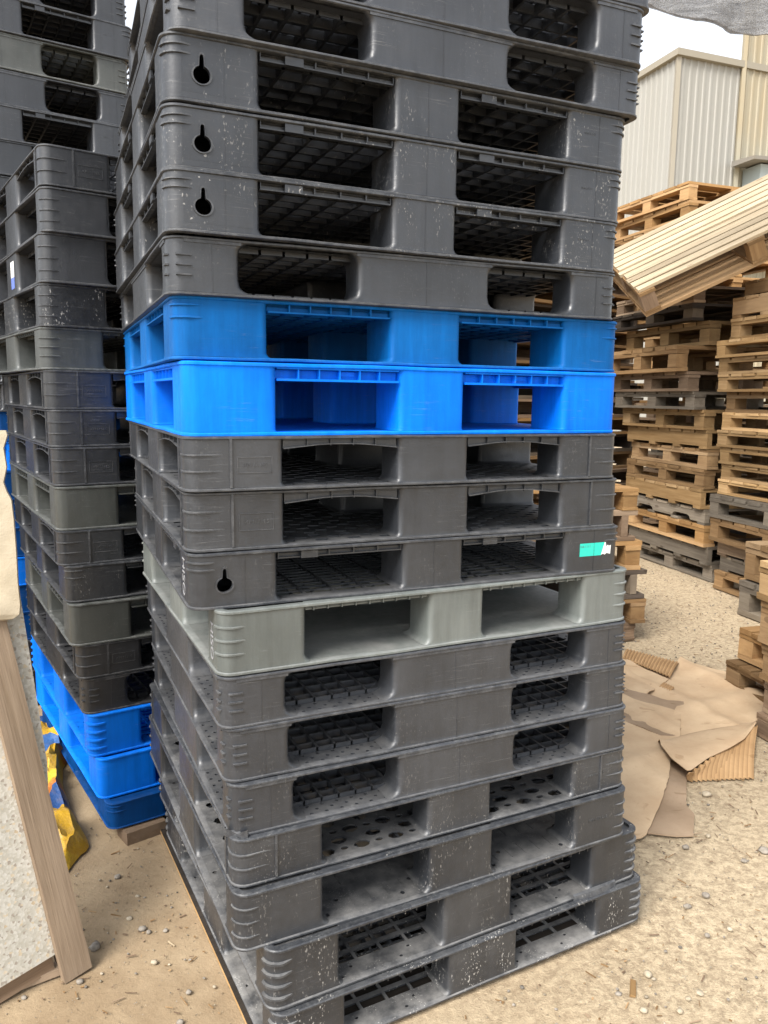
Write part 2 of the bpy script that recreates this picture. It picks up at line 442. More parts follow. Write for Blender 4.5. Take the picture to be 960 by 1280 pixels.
    # bottom and top decks with their scuffed rims
    for nm, z0, z1 in (('bottom_deck', 0., .0072), ('top_deck', H-.0078, H-.0005)):
        mb = MB(); rings = []
        for (zz, o) in ((0, .0035), (.25, .0008), (.75, .0008), (1, .0035), (1, .018), (0, .018)):
            z = z0+(z1-z0)*zz
            rings.append([(p[0]+.0016*mnoise.noise(Vector((p[0]*5, p[1]*5, 3+z0*40+len(kind)))), p[1]+.0016*mnoise.noise(Vector((p[0]*5, p[1]*5, 9+z0*40+len(kind)))),
                           z+(.0016*mnoise.noise(Vector((p[0]*6, p[1]*6, 17+z0*30+len(kind))))-.0008)*(1 if nm == 'bottom_deck' else .7)) for p in long_rim(o, W-o, o, D-o, max(.006, RC-o))])
        rings.append(rings[0])
        mb.loft(rings, 1, False)
        if kind == 'wide':   # stepped second rim along the posts
            for side in (0, 1, 2, 3):
                f = bx if side in (0, 2) else by
                for (u0, u1) in ((RC, f[1]+.004), (f[2]-.004, f[3]+.004), (f[4]-.004, W-RC)):
                    if nm == 'top_deck': sbox(mb, side, u0, u1, .0018, .010, H-.0145, H-.0081, 1)
        pat = T['deck']
        for a in range(5):
            for b in range(5):
                if a % 2 == 0 and b % 2 == 0: continue
                x0, x1 = max(bx[a], .012), min(bx[a+1], W-.012); y0, y1 = max(by[b], .012), min(by[b+1], D-.012)
                lx, ly = x1-x0, y1-y0
                if nm == 'top_deck':
                    edge = .026
                    xa, xb, ya, yb = x0+edge*(a == 0), x1-edge*(a == 4), y0+edge*(b == 0), y1-edge*(b == 4)
                    for (p, q, r_, s_) in ((x0, x1, y0, ya), (x0, x1, yb, y1), (x0, xa, ya, yb), (xb, x1, ya, yb)):
                        if q-p > .005 and s_-r_ > .005: mb.cells(p, q, r_, s_, z1-.012, z1-.001, 1, 1, lambda i, j: None)
                    nx, ny = max(1, round((xb-xa)/.055)), max(1, round((yb-ya)/.055))
                    mb.cells(xa, xb, ya, yb, z1-.022, z1-.001, nx, ny, deck_hole('lattice', nx, ny))
                    continue
                zt_ = z1-.001
                if pat in ('plain', 'faint'):
                    nx, ny = max(1, round(lx/.04)), max(1, round(ly/.04))
                    mb.cells(x0, x1, y0, y1, z0+.001, zt_, nx, ny, deck_hole('smallholes' if pat == 'faint' and (b in (0, 4) or a in (0, 4)) else None, nx, ny))
                    if pat == 'faint':
                        for k in range(1, round(lx/.045)): mb.box(x0+k*lx/round(lx/.045), x0+k*lx/round(lx/.045)+.002, y0+.03, y1-.01, zt_-.001, zt_+.0012)
                elif pat == 'few':
                    nx, ny = max(1, round(lx/.028)), max(1, round(ly/.028))
                    mb.cells(x0, x1, y0, y1, z0+.001, zt_, nx, ny, deck_hole('few', nx, ny))
                elif pat == 'holes':
                    # perforated rim band, then a deep rib lattice
                    edge = .052
                    ya, yb, xa, xb = y0, y1, x0, x1
                    if b == 0: ya = y0+edge
                    if b == 4: yb = y1-edge
                    if a == 0: xa = x0+edge
                    if a == 4: xb = x1-edge
                    for (p, q, r_, s_) in ((x0, x1, y0, ya), (x0, x1, yb, y1), (x0, xa, ya, yb), (xb, x1, ya, yb)):
                        if q-p > .005 and s_-r_ > .005:
                            nx, ny = max(1, round((q-p)/.0185)), max(1, round((s_-r_)/.0185))
                            mb.cells(p, q, r_, s_, z0+.002, zt_, nx, ny, deck_hole('holes', nx, ny))
                    nx, ny = max(1, round((xb-xa)/.046)), max(1, round((yb-ya)/.046))
                    mb.cells(xa, xb, ya, yb, z0+.002, zt_+.012, nx, ny, deck_hole('lattice', nx, ny))
                else:
                    edge = {'ladder': .032, 'slots': .012, 'ovals': .014, 'grille': .046}[pat]
                    ya, yb, xa, xb = y0, y1, x0, x1
                    if b == 0: ya = y0+edge
                    if b == 4: yb = y1-edge
                    if a == 0: xa = x0+edge
                    if a == 4: xb = x1-edge
                    for (p, q, r_, s_) in ((x0, x1, y0, ya), (x0, x1, yb, y1), (x0, xa, ya, yb), (xb, x1, ya, yb)):
                        if q-p > .005 and s_-r_ > .005:
                            nx, ny = max(1, round((q-p)/.03)), max(1, round((s_-r_)/.03))
                            mb.cells(p, q, r_, s_, z0+.002, zt_, nx, ny, deck_hole('smallholes' if pat == 'grille' else None, nx, ny))
                    cw, ch = {'ladder': (.072, .030), 'slots': (.036, .032), 'ovals': (.048, .046), 'grille': (.078, .034)}[pat]
                    nx, ny = max(1, round((xb-xa)/cw)), max(1, round((yb-ya)/ch))
                    mb.cells(xa, xb, ya, yb, z0+.002, zt_, nx, ny, deck_hole(pat, nx, ny))
        fin(mb, nm)
    # lips hanging in the top of each fork opening
    L = T['lip']
    if L:
        for side in range(4):
            f = bx if side in (0, 2) else by
            for (u0, u1) in ((f[1], f[2]), (f[3], f[4])):
                mb = MB(); n = 5
                u0 += .002; u1 -= .002
                if L == 'clip':
                    zl = ZT-.017
                    sbox(mb, side, u0, u1, .018, .022, zl, ZT-.001)
                    sbox(mb, side, u0, u1, .010, .0178, zl, zl+.003)
                    for k in range(n+1): 
                        u = u0+(u1-u0)*k/n; sbox(mb, side, max(u0, u-.0015), min(u1, u+.0015), .009, .0179, zl+.0032, ZT-.001)
                    sbox(mb, side, u0+.05, u0+.088, .004, .0088, zl-.001, ZT-.002)
                elif L == 'thin':
                    zl = ZT-.009
                    sbox(mb, side, u0, u1, .014, .018, zl, ZT-.001)
                    for k in range(9):
                        u = u0+(u1-u0)*(k+.5)/9; sbox(mb, side, u-.001, u+.001, .006, .0139, zl, ZT-.001)
                elif L == 'bars':
                    zl = ZT-.024
                    sbox(mb, side, u0, u1, .024, .028, zl, ZT-.001)
                    sbox(mb, side, u0, u1, .006, .0238, zl, zl+.004)
                    sbox(mb, side, u0, u1, .006, .0238, ZT-.004, ZT-.0012)
                    for k in range(1, 6):
                        u = u0+(u1-u0)*k/6; sbox(mb, side, u-.0013, u+.0013, .0065, .0239, zl+.0041, ZT-.0041)
                    sbox(mb, side, u0+(u1-u0)*.52, u0+(u1-u0)*.64, .022, .0238, ZT-.014, ZT-.006, 1)
                elif L == 'teeth':
                    zl = ZT-.019
                    sbox(mb, side, u0, u1, .020, .024, zl, ZT-.001)
                    sbox(mb, side, u0, u1, .005, .0198, zl, zl+.003)
                    for k in range(1, 6):
                        u = u0+(u1-u0)*k/6; sbox(mb, side, u-.0013, u+.0013, .006, .0199, zl+.0031, ZT-.001)
                elif L == 'arch':
                    dz = lambda q: .030 if q in (0, 1) else .013+.017*abs(2*q-1)**1.6
                    pts = [(u0+(u1-u0)*k/10, ZT-.001-(.0135+.010*max(0, abs(k/5-1)-.3)/.7)) for k in range(11)]
                    out = pts+[(u1, ZT-.001), (u0, ZT-.001)]
                    o0 = smap(side, 0, .014); o1 = smap(side, 1, .014); oN = smap(side, 0, .013)
                    U = Vector((o1[0]-o0[0], o1[1]-o0[1], 0)); N = Vector((oN[0]-o0[0], oN[1]-o0[1], 0)).normalized()
                    mb.poly(out, [], Vector((o0[0], o0[1], 0)), U, Vector((0, 0, 1)), N, .004)
                    rings = []
                    for (u, zz) in pts:   # thin flange along the arched edge
                        row = [smap(side, u, .0065)+(zz,), smap(side, u, .0139)+(zz,), smap(side, u, .0139)+(zz+.0022,), smap(side, u, .0065)+(zz+.0022,)]
                        rings.append(row)
                    mb.loft(rings, 1, True)
                    for k in range(1, 5):
                        u = u0+(u1-u0)*k/5; sbox(mb, side, u-.001, u+.001, .007, .0139, ZT-.017, ZT-.001)
                fin(mb, 'lip', None, None)
    # moulded lettering
    def letters(txt, size, par, loc, rot, mat, name):
        me = text_mesh(txt, size, .0006); me.name = name; me.materials.clear(); me.materials.append(mat)
        o = bpy.data.objects.new(name, me); COL.objects.link(o); o.parent = par
        o.location = (loc[0]-W/2, loc[1]-D/2, loc[2]); o.rotation_euler = rot; return reg(o, par)
    if kind == 'ribbed': letters('XP1111E5', .0125, blocks[(0, 0)], (.148, I-.0003, .058), (R(90), 0, 0), mats[1], 'embossed_code')
    if kind == 'oval': letters('XP1111E5', .0125, blocks[(2, 0)], (.99, I-.0003, .058), (R(90), 0, 0), mats[1], 'embossed_code')
    if kind == 'plain':
        letters('N1111RA-A', .013, blocks[(2, 0)], (.99, I-.0003, .066), (R(90), 0, 0), mats[1], 'embossed_code')
    if kind in ('keyhole',):
        letters('N4-1111', .009, blocks[(2, 0)], (.985, I-.0003, .074), (R(90), 0, 0), mats[1], 'embossed_code')
    return root, tree, blocks

PROTO = {}
def plastic_pallet(kind, colr, A, yaw, wx, dy, z, h, label, group, tone=1., dust=1., speck=.3, cat='pallet'):
    """A: where the pallet's front corner stands"""
    k = (kind, colr)
    if k not in PROTO:
        PROTO[k] = make_plastic(kind, colr); root = PROTO[k][0]; tr = PROTO[k][1]; first = True
    else:
        src, tr0, _ = PROTO[k]; first = False
        root = src.copy(); COL.objects.link(root); root.parent = None
        tr = {root.name: []}
        for ch in tr0[src.name]:
            c = ch.copy(); COL.objects.link(c); c.parent = root; tr[root.name].append(c); tr[c.name] = []
            for g in tr0[ch.name]:
                d = g.copy(); COL.objects.link(d); d.parent = c; tr[c.name].append(d); tr[d.name] = []
    wx *= 1.014
    c, s = math.cos(yaw), math.sin(yaw)
    root.location = (A[0]+c*wx/2-s*dy/2, A[1]+s*wx/2+c*dy/2, z)
    root.rotation_euler = (R(random.uniform(-.1, .1)), R(random.uniform(-.1, .1)), yaw); root.scale = (wx/W, dy/D, h/H)
    tag(root, label, cat, group)
    sd = random.uniform(0, 40)
    setp(root, tr, seed=sd, tone=tone, dust=dust, speck=speck)
    return root, tr

MAIN = [(-0.4127,1.5790,0.3857,1.0954,1.1000,2.2761,0.1258), (-0.4153,1.5686,0.4099,1.1136,1.0628,2.1665,0.1096), (-0.4297,1.5756,0.4125,1.0995,1.0660,2.0414,0.1251),
(-0.4307,1.5759,0.4168,1.1024,1.0746,1.9206,0.1208), (-0.4308,1.5726,0.4176,1.0986,1.0839,1.7998,0.1208), (-0.4366,1.5899,0.4050,1.1022,1.0993,1.6848,0.1150),
(-0.4323,1.6061,0.4070,1.1196,1.1042,1.5556,0.1291), (-0.4118,1.5928,0.4225,1.1098,1.1063,1.4003,0.1554), (-0.4080,1.5735,0.4142,1.1000,1.0963,1.2851,0.1152),
(-0.4100,1.5862,0.4039,1.1084,1.0894,1.1571,0.1279), (-0.4046,1.5795,0.4075,1.1146,1.1002,1.0356,0.1215), (-0.3440,1.5692,0.4429,1.1087,1.0956,0.8933,0.1423),
(-0.3419,1.5675,0.4379,1.1050,1.0770,0.7776,0.1158), (-0.3351,1.5683,0.4346,1.1030,1.0818,0.6545,0.1231), (-0.3230,1.5598,0.4413,1.0996,1.0637,0.5346,0.1199),
(-0.3156,1.5460,0.4577,1.1049,1.0599,0.4221,0.1125), (-0.3088,1.5246,0.4593,1.1037,1.0897,0.2854,0.1367), (-0.2398,1.5249,0.4947,1.0998,1.0984,0.1384,0.1470),
(-0.2263,1.5167,0.4905,1.1031,1.0838,0.0120,0.1264)]
G1 = 'plastic pallets of the big stack with two blue pallets midway'
SPEC = [
 ('wide', 'charcoal', 1.1, .6, .15, 'charcoal plastic pallet with broad middle block, second from the top of the big stack'),
 ('wide', 'charcoal', 1.1, .6, .2, 'charcoal broad-block plastic pallet overhanging the keyhole pallets of the big stack'),
 ('keyhole', 'black', 1.1, 1., .7, 'uppermost of three adjoining black pallets with a keyhole slot, under the overhanging pallet'),
 ('keyhole', 'black', 1.1, 1., .7, 'middle one of three adjoining black plastic pallets with a keyhole slot'),
 ('keyhole', 'black', 1.1, 1., 1., 'lowest of three adjoining keyhole-slot pallets, white specks on its middle block'),
 ('wide', 'black', 1.1, .8, .2, 'black broad-block plastic pallet resting on the dull blue pallet'),
 ('toothed', 'dull_blue', 1., .5, .0, 'dull blue plastic pallet with toothed lips on top of the bright blue pallet'),
 ('smooth', 'blue', 1., .25, .0, 'bright blue smooth-sided plastic pallet midway up the big stack'),
 ('ribbed', 'black', 1.1, 1., .15, 'black plastic pallet with arched lips directly under the bright blue pallet'),
 ('ribbed', 'black', 1.05, 1., .1, 'black plastic pallet with arched lips directly above the pallet with the green sticker'),
 ('keyhole', 'black', 1., 1., .2, 'black keyhole-slot plastic pallet with a torn green sticker'),
 ('solid', 'grey', 1., 1.2, .0, 'pale grey plastic pallet sticking out beneath the green-stickered pallet'),
 ('wide', 'charcoal', 1., 1., .15, 'dark grey broad-block plastic pallet directly beneath the pale grey pallet'),
 ('wide', 'charcoal', 1., 1., .2, 'middle of the three dark grey broad-block pallets beneath the pale grey pallet'),
 ('wide', 'charcoal', 1., 1., .25, 'lowest of three dark grey broad-block pallets beneath the pale grey one, corner rim cracked'),
 ('oval', 'black', 1.05, 1.7, .5, 'dusty black plastic pallet with oval deck holes, under the cracked-corner pallet'),
 ('plain', 'black', 1., 1.7, .7, 'dusty black plastic pallet with closed deck, third from the ground in the big stack'),
 ('heavy', 'black', .95, 2.2, 1.2, 'dusty black plastic pallet with four thick corner ribs, second from the ground'),
 ('heavy', 'black', 1.05, 3.2, 3.4, 'black plastic pallet caked in whitish dust at the bottom of the big stack'),
]
main_roots = []
for (x, y, yaw, w_, d_, z, h), (kd, cl, tn, du, spk, lb) in zip(MAIN, SPEC):
    main_roots.append(plastic_pallet(kd, cl, (x, y), yaw, w_, d_, z, h, lb, G1, tn, du, spk))
x, y, yaw, w_, d_, z, h = MAIN[0]
main_roots.append(plastic_pallet('wide', 'charcoal', (x+.012, y+.0), yaw+.004, 1.1, 1.1, z+h, .122, 'charcoal plastic pallet at the very top of the big stack, only its rim in view', G1, 1.1, .6, .1))

# sticker on the pale-stickered keyhole pallet: a part of that pallet
def flat_mat(name, col, rough=.5):
    t = NT(name); v = t.coord()
    n = t.noise(v, 90, 4)
    return t.done(t.bsdf(t.mix(t.ramp(n, .35, .7, 0, .35), c4(*col), c4(*[c*.75+.05 for c in col])), rough, t.bump(n, .1, .001)))
green_m, white_m = flat_mat('green_paper', (.01, .50, .40)), flat_mat('white_paper', (.75, .75, .73), .7)
blue_paper = flat_mat('blue_paper', (.10, .16, .50))
chalk_m = flat_mat('chalk_marker', (.27, .27, .28), .8)
pal, tr = main_roots[10]
mb = MB()
yy = .0032
def q2(mb, pts, mat): mb.poly(pts, [], Vector((-W/2, -D/2+yy, 0)), Vector((1, 0, 0)), Vector((0, 0, 1)), Vector((0, -1, 0)), .0005, mat)
q2(mb, [(.968, .048), (1.034, .048), (1.044, .083), (.968, .083)], 0)
q2(mb, [(1.0345, .0485), (1.040, .052), (1.046, .0485), (1.051, .053), (1.063, .050), (1.064, .074), (1.058, .071), (1.055, .075), (1.050, .070), (1.0475, .082), (1.0445, .083)], 1)
st = mb.build('torn_sticker', [green_m, white_m], pal); tr[pal.name].append(st)
# marker scrawl running down the side of the same pallet and on the pale grey one
def side_text(pal, txt, size, y, z, rotx=0):
    me = text_mesh(txt, size, .0003); me.materials.clear(); me.materials.append(chalk_m)
    o = bpy.data.objects.new('marker_scrawl', me); COL.objects.link(o); o.parent = pal
    o.matrix_parent_inverse = Matrix.Identity(4)
    # letters lie on the side face, running downwards
    o.rotation_euler = Matrix(((0, 0, -1), (0, -1, 0), (-1, 0, 0))).to_euler()
    o.location = (-W/2+.0033, -D/2+y, z); return o
side_text(main_roots[10][0], 'HISO', .040, .085, .060)
side_text(main_roots[11][0], 'HISO', .034, .070, .055)

# torn rim flap of the dusty second pallet, bent over the bottom pallet
pal, tr = main_roots[17]
mb = MB(); N_ = 14
rows = []
for k in range(N_+1):
    u = .86+.15*k/N_; w = .6*math.sin(math.pi*k/N_)
    jag = .006*mnoise.noise(Vector((k*1.7, 3, 1)))
    rows.append([(u-W/2, -D/2+.004, .013), (u-W/2, -D/2-.012*w, .010+.004*w), (u-W/2, -D/2-.020*w-.002, .0-.012*w+jag), (u-W/2, -D/2-.016*w-.002, -.020*w+jag*1.5), (u-W/2, -D/2-.013*w, -.019*w+jag*1.5), (u-W/2, -D/2-.012*w, -.006*w)])
mb.loft([[Vector(p) for p in r] for r in rows], 1, True)
fb = mb.build('torn_rim', list(PL['charcoal']), pal, 40)
for k, v in (('seed', 3.), ('tone', .9), ('dust', .7), ('speck', .9)): fb[k] = v
# cracked corner of the lowest dark grey broad-block pallet
pal, tr = main_roots[14]
mb = MB()
rows = []
for k in range(9):
    q = k/8; a = R(180+90*q)
    cx = RC+(RC+.003+.006*math.sin(q*9))*math.cos(a); cy = RC+(RC+.003+.004*math.sin(q*7+1))*math.sin(a)
    rows.append([Vector((cx-W/2, cy-D/2, z)) for z in (-.002+.004*math.sin(q*11), .004, .013+.006*math.sin(q*8))]+[Vector((cx-W/2+.004, cy-D/2+.004, .012))])
mb.loft(rows, 1, True)
fb = mb.build('cracked_rim', list(PL['charcoal']), pal, 40)
for k, v in (('seed', 9.), ('tone', .9), ('dust', 1.2), ('speck', .4)): fb[k] = v

# thin plywood sheet below the big stack
mb = MB()
x, y, yaw, w_, d_, z, h = MAIN[18]
Mp = Matrix.Translation((x, y, 0)) @ Matrix.Rotation(yaw, 4, 'Z')
mb.box(-.011, w_-.010, .014, d_+.01, .001, .0115, 0, Mp, 0, .5)
mb.m = [1 if k == 5 else 0 for k in range(6)]  # top face near black so the deck slots above it look dark
pw = mb.build('plywood_sheet', [WD['fresh'], WD['blackish']]); pw['tone'] = 1.15
tag(pw, 'thin yellowish plywood sheet lying on the ground under the big pallet stack', 'plywood')

# ------------------------------------------------------------------ second stack
SECOND = [(-1.0440,2.4542,0.6073,2.1067,0.1199), (-1.0453,2.4542,0.6158,1.9744,0.1323), (-1.0611,2.4639,0.6045,1.8242,0.1502), (-1.0707,2.4734,0.6247,1.6917,0.1324),
(-1.0777,2.4795,0.6245,1.5591,0.1327), (-1.0713,2.4795,0.5688,1.4336,0.1255), (-1.0626,2.4751,0.5645,1.3138,0.1198), (-1.0554,2.4708,0.5668,1.1887,0.1251),
(-1.0481,2.4638,0.5705,1.0451,0.1437), (-1.0456,2.4540,0.5603,0.9310,0.1141), (-1.0237,2.4504,0.5647,0.8089,0.1221), (-1.0106,2.4347,0.5572,0.6670,0.1419),
(-0.9945,2.4428,0.5737,0.5516,0.1154), (-0.9835,2.4496,0.5789,0.4274,0.1241), (-0.9685,2.4434,0.5862,0.2800,0.1474), (-0.9398,2.4331,0.6007,0.1370,0.1430), (-0.8990,2.4030,0.6060,0.0450,0.0919)]
S2 = 'the stack with three blue feet'
SPEC2 = [
 ('ribbed', 'charcoal', 1., .9, .2, 'dark ribbed-corner plastic pallet topping '+S2),
 ('plain', 'charcoal', 1., .8, .1, 'dark rib-cornered plastic pallet, second from top of '+S2),
 ('plain', 'charcoal', .95, .8, .1, 'tall dark plastic pallet with a white sticker on its side, above the paint-splashed pallet'),
 ('plain', 'black', .9, .8, 2.6, 'black plastic pallet splashed with white paint in '+S2),
 ('solid', 'grey', .52, .8, .1, 'blue-grey plastic pallet with three corner ribs directly beneath the paint-splashed pallet'),
 ('ribbed', 'black', 1., .9, .1, 'uppermost of three adjoining dark ribbed-corner pallets below the blue-grey pallet'),
 ('ribbed', 'black', 1., .9, .1, 'middle one of three adjoining dark ribbed-corner pallets in '+S2),
 ('ribbed', 'black', 1., .9, .1, 'dark ribbed-corner plastic pallet resting on the upper olive grey pallet'),
 ('smooth', 'olive', 1., .9, .2, 'upper of two smooth olive grey plastic pallets in '+S2),
 ('ribbed', 'black', .9, .9, .1, 'black ribbed-corner plastic pallet directly beneath the upper olive grey pallet'),
 ('toothed', 'black', .8, .9, .4, 'black plastic pallet with two short ribs resting on the lower olive grey pallet'),
 ('smooth', 'olive', .85, .9, .2, 'lower of two smooth olive grey plastic pallets in '+S2),
 ('ribbed', 'dark', 1.1, .8, .1, 'black ribbed-corner plastic pallet directly beneath the lower olive grey pallet'),
 ('wide', 'dark', 1.1, .8, .1, 'black broad-block plastic pallet lying on the uppermost of three blue pallets'),
 ('heavy', 'blue', .80, .5, .0, 'blue plastic pallet with rows of corner ribs, uppermost of three at the stack foot'),
 ('smooth', 'blue', .95, .25, .0, 'bright blue smooth plastic pallet, middle of three at the foot of the second stack'),
 ('toothed', 'navy', 1., .5, .1, 'dark blue plastic pallet at the very bottom beside a brown brick'),
]
G2 = 'plastic pallets of the stack standing on three blue pallets'
sec = []
for (x, y, yaw, z, h), (kd, cl, tn, du, spk, lb) in zip(SECOND, SPEC2):
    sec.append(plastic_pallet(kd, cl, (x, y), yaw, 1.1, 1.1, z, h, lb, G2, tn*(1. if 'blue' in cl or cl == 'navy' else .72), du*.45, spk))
# sticker on the side of the tall dark pallet
pal, tr = sec[2]
mb = MB()
for (z0, z1, mt) in ((.055, .100, 0), (.022, .0545, 1)):
    mb.poly([(.455, z0), (.515, z0), (.515, z1), (.455, z1)], [], Vector((-W/2+.0033, -D/2, 0)), Vector((0, 1, 0)), Vector((0, 0, 1)), Vector((-1, 0, 0)), .0004, mt)
st = mb.build('address_sticker', [white_m, blue_paper], pal)

# ------------------------------------------------------------------ third, tallest stack behind
B0 = aty(160, 33, 3.86); yaw3 = R(32)
zlev = B0.z
pit = .1465
zs = [zlev+k*pit for k in range(3, -6, -1)]
top_types = [('wide', 'charcoal'), ('ribbed', 'black'), ('wide', 'charcoal'), ('wide', 'charcoal'), ('keyhole', 'charcoal'), ('wide', 'olive'), ('wide', 'charcoal'), ('keyhole', 'charcoal'), ('plain', 'black')]
ORD = ['', 'first', 'second', 'third', 'fourth', 'fifth', 'sixth', 'seventh', 'eighth', 'ninth', 'tenth', 'eleventh', 'twelfth', 'thirteenth', 'fourteenth', 'fifteenth', 'sixteenth', 'seventeenth', 'eighteenth', 'nineteenth', 'twentieth', 'twenty-first', 'twenty-second', 'twenty-third', 'twenty-fourth', 'twenty-fifth', 'twenty-sixth', 'twenty-seventh']
levels = []
z = zs[-1]
for k, (kd, cl) in enumerate(top_types): levels.append((zs[k]-0.0, pit, kd, cl))
# below: blacks down to the run of blue pallets, then dark ones to the ground
zz = levels[-1][0]; rest = []
z = zz
n_rest = int(round((zz-1.40)/.128)); hh = (zz-1.40)/n_rest
for k in range(n_rest): z -= hh; rest.append((z, hh, ('ribbed', 'keyhole', 'plain')[k % 3], ('black', 'charcoal')[k % 2]))
for k in range(8): z -= .1345; rest.append((z, .1345, 'smooth' if k % 2 else 'toothed', ('navy', 'blue', 'navy', 'navy')[k % 4]))
nb = int(round(z/.13)); hb = (z-.004)/nb
for k in range(nb): z -= hb; rest.append((z, hb, 'ribbed', 'dark'))
levels += rest
G3 = 'plastic pallets of the tallest rear stack'
c3, s3 = math.cos(yaw3), math.sin(yaw3)
NT3 = len(levels)
for k, (z, h, kd, cl) in enumerate(levels):
    dx = (-.010, .004, -.002, -.010, .006, -.012, -.004)[k % 7]
    bx_ = B0.x+dx; by_ = B0.y+dx*.5
    A = (bx_-c3*1.1, by_-s3*1.1)
    nfg = NT3-k
    desc = {'wide': 'broad-block', 'ribbed': 'ribbed-corner', 'keyhole': 'keyhole-slot', 'plain': 'rib-cornered', 'smooth': 'smooth-sided', 'toothed': 'tooth-lipped'}[kd]
    coln = {'charcoal': 'dark grey', 'black': 'black', 'olive': 'brownish dirt-stained', 'navy': 'dark blue', 'blue': 'bright blue', 'dark': 'black'}[cl]
    lb = '%s %s plastic pallet, %s from the ground in the tallest rear stack' % (coln, desc, ORD[nfg] if nfg > 1 else 'lowest')
    plastic_pallet(kd, cl, A, yaw3+(.01, -.006, .004)[k % 3], 1.1, 1.1, z, h, lb, G3, .85, 2.6 if cl == 'olive' else .4, .1)

# ------------------------------------------------------------------ wooden pallets
WPROTO = {}
def make_wood(kind, tone, var, w, l):
    random.seed(hash((len(kind), tone, var, round(w*100), round(l*100))) & 0xffff if False else sum(map(ord, kind+tone))*7+var*131+int(w*100)+int(l*1000))
    mt = WD[tone]; root = empty('wooden_pallet'); ch = []
    h = .144; j = .0018
    # deck boards run along x
    mb = MB(); n = 7 if l > 1 else 5; bw = l/n*.90
    for k in range(n):
        y0 = k*(l-bw)/(n-1)+random.uniform(-.006, .006)*(0 < k < n-1)
        mb.box(-random.uniform(0, .012), w+random.uniform(0, .012), y0, y0+bw, h-.022, h-.0005, 0, None, j)
    ch.append(mb.build('deck', mt, root))
    xs = (0, w/2-.05, w-.10)
    if kind == 'stringer' or kind == 'notched':
        for x0 in xs:
            mb = MB()
            if kind == 'stringer': mb.box(x0, x0+.045, 0, l, .0235, h-.0225, 0, None, j)
            else:
                z0, z1 = .0235, h-.0225
                out = [(0, z0)]
                for c in (.27*l, .73*l):
                    out += [(c-.13, z0), (c-.115, z0+.03), (c-.085, z0+.042), (c+.085, z0+.042), (c+.115, z0+.03), (c+.13, z0)]
                out += [(l, z0), (l, z1), (0, z1)]
                mb.poly(out, [], Vector((x0, 0, 0)), Vector((0, 1, 0)), Vector((0, 0, 1)), Vector((-1, 0, 0)), .045, 0, random.random())
                mb.uv = [[(mb.v[q][1], mb.v[q][2]) for q in f] for f in mb.f]
            ch.append(mb.build('stringer', mt, root))
        mb = MB()
        for k in range(4 if l > 1 else 3):
            nb_ = 4 if l > 1 else 3
            y0 = k*(l-.1)/(nb_-1); mb.box(0, w, y0, y0+.1, .0005, .0228, 0, None, j)
        ch.append(mb.build('bottom_deck', mt, root))
    else:
        bl_ = .125 if l > 1 else .105
        ys = (0, l/2-bl_/2, l-bl_) if l > .9 else (0, l-bl_)
        for x0 in xs:
            mb = MB(); mb.box(x0-.002, x0+.102, -random.uniform(0, .01), l+random.uniform(0, .01), h-.0445, h-.0228, 0, None, j); ch.append(mb.build('stringer', mt, root))
            mb = MB(); mb.box(x0-.002, x0+.102, -random.uniform(0, .012), l+random.uniform(0, .012), .0005, .0222, 0, None, j); ch.append(mb.build('bottom_board', mt, root))
            for y0 in ys:
                mb = MB(); mb.box(x0+random.uniform(-.004, .004), x0+.1, y0+random.uniform(0, .004), y0+bl_, .0228, h-.0452, 0, None, j); ch.append(mb.build('block', mt, root))
    return root, ch
def wooden(kind, tone, var, K, yaw, z, h, label, group, w=1.1, l=1.2, tn=1.0):
    key = (kind, tone, var, w, l)
    if key not in WPROTO:
        WPROTO[key] = make_wood(*key); root, ch = WPROTO[key]
    else:
        src, sch = WPROTO[key]
        root = src.copy(); COL.objects.link(root); ch = []
        for c in sch:
            d = c.copy(); COL.objects.link(d); d.parent = root; ch.append(d)
    root.location = (K[0], K[1], z); root.rotation_euler = (0, 0, yaw); root.scale = (1, 1, h/.144)
    root['tone'] = tn
    for c in ch: c['tone'] = float(tn)
    return tag(root, label, 'wooden pallet', group)

TONEW = {'fresh': 'fresh yellow', 'tan': 'tan', 'orange': 'orange', 'grey': 'weathered grey', 'brown': 'brown', 'dark': 'dark stained', 'pale': 'pale'}
KINDW = {'block': 'block', 'stringer': 'solid-sided', 'notched': 'notch-sided'}
def wood_stack(levels, Y, yaw, where, group, w, l, far=False, cy=None, back=0.0):
    """levels bottom-up: (corner px, bottom py, top py, kind, tone); the corner keeps its depth Y"""
    rs = random.Random(len(levels)*31+int(Y*10))
    n = len(levels)
    for k, (px, pb, pt, kd, tn) in enumerate(levels):
        zb = aty(px, pb, Y).z; ztp = aty(px, pt, Y).z
        if k == 0: zb = .003
        c = aty(px, .5*(pb+pt), Y)
        a = yaw+R(rs.uniform(-2.2, 2.2))
        K = Vector((c.x, c.y, 0))
        if far: K -= Vector((-math.sin(a), math.cos(a), 0))*l
        K -= Vector((math.cos(a), math.sin(a), 0))*back
        pos = '%s from the ground' % ORD[k+1] if k else 'lowest'
        if k == n-1: pos = 'topmost'
        lb = '%s %s pallet, %s in %s' % (TONEW[tn], KINDW[kd], pos, where)
        wooden(kd, tn, k % 3, K, a, zb, ztp-zb-.0012, lb, group, w, l, rs.uniform(.62, 1.12))

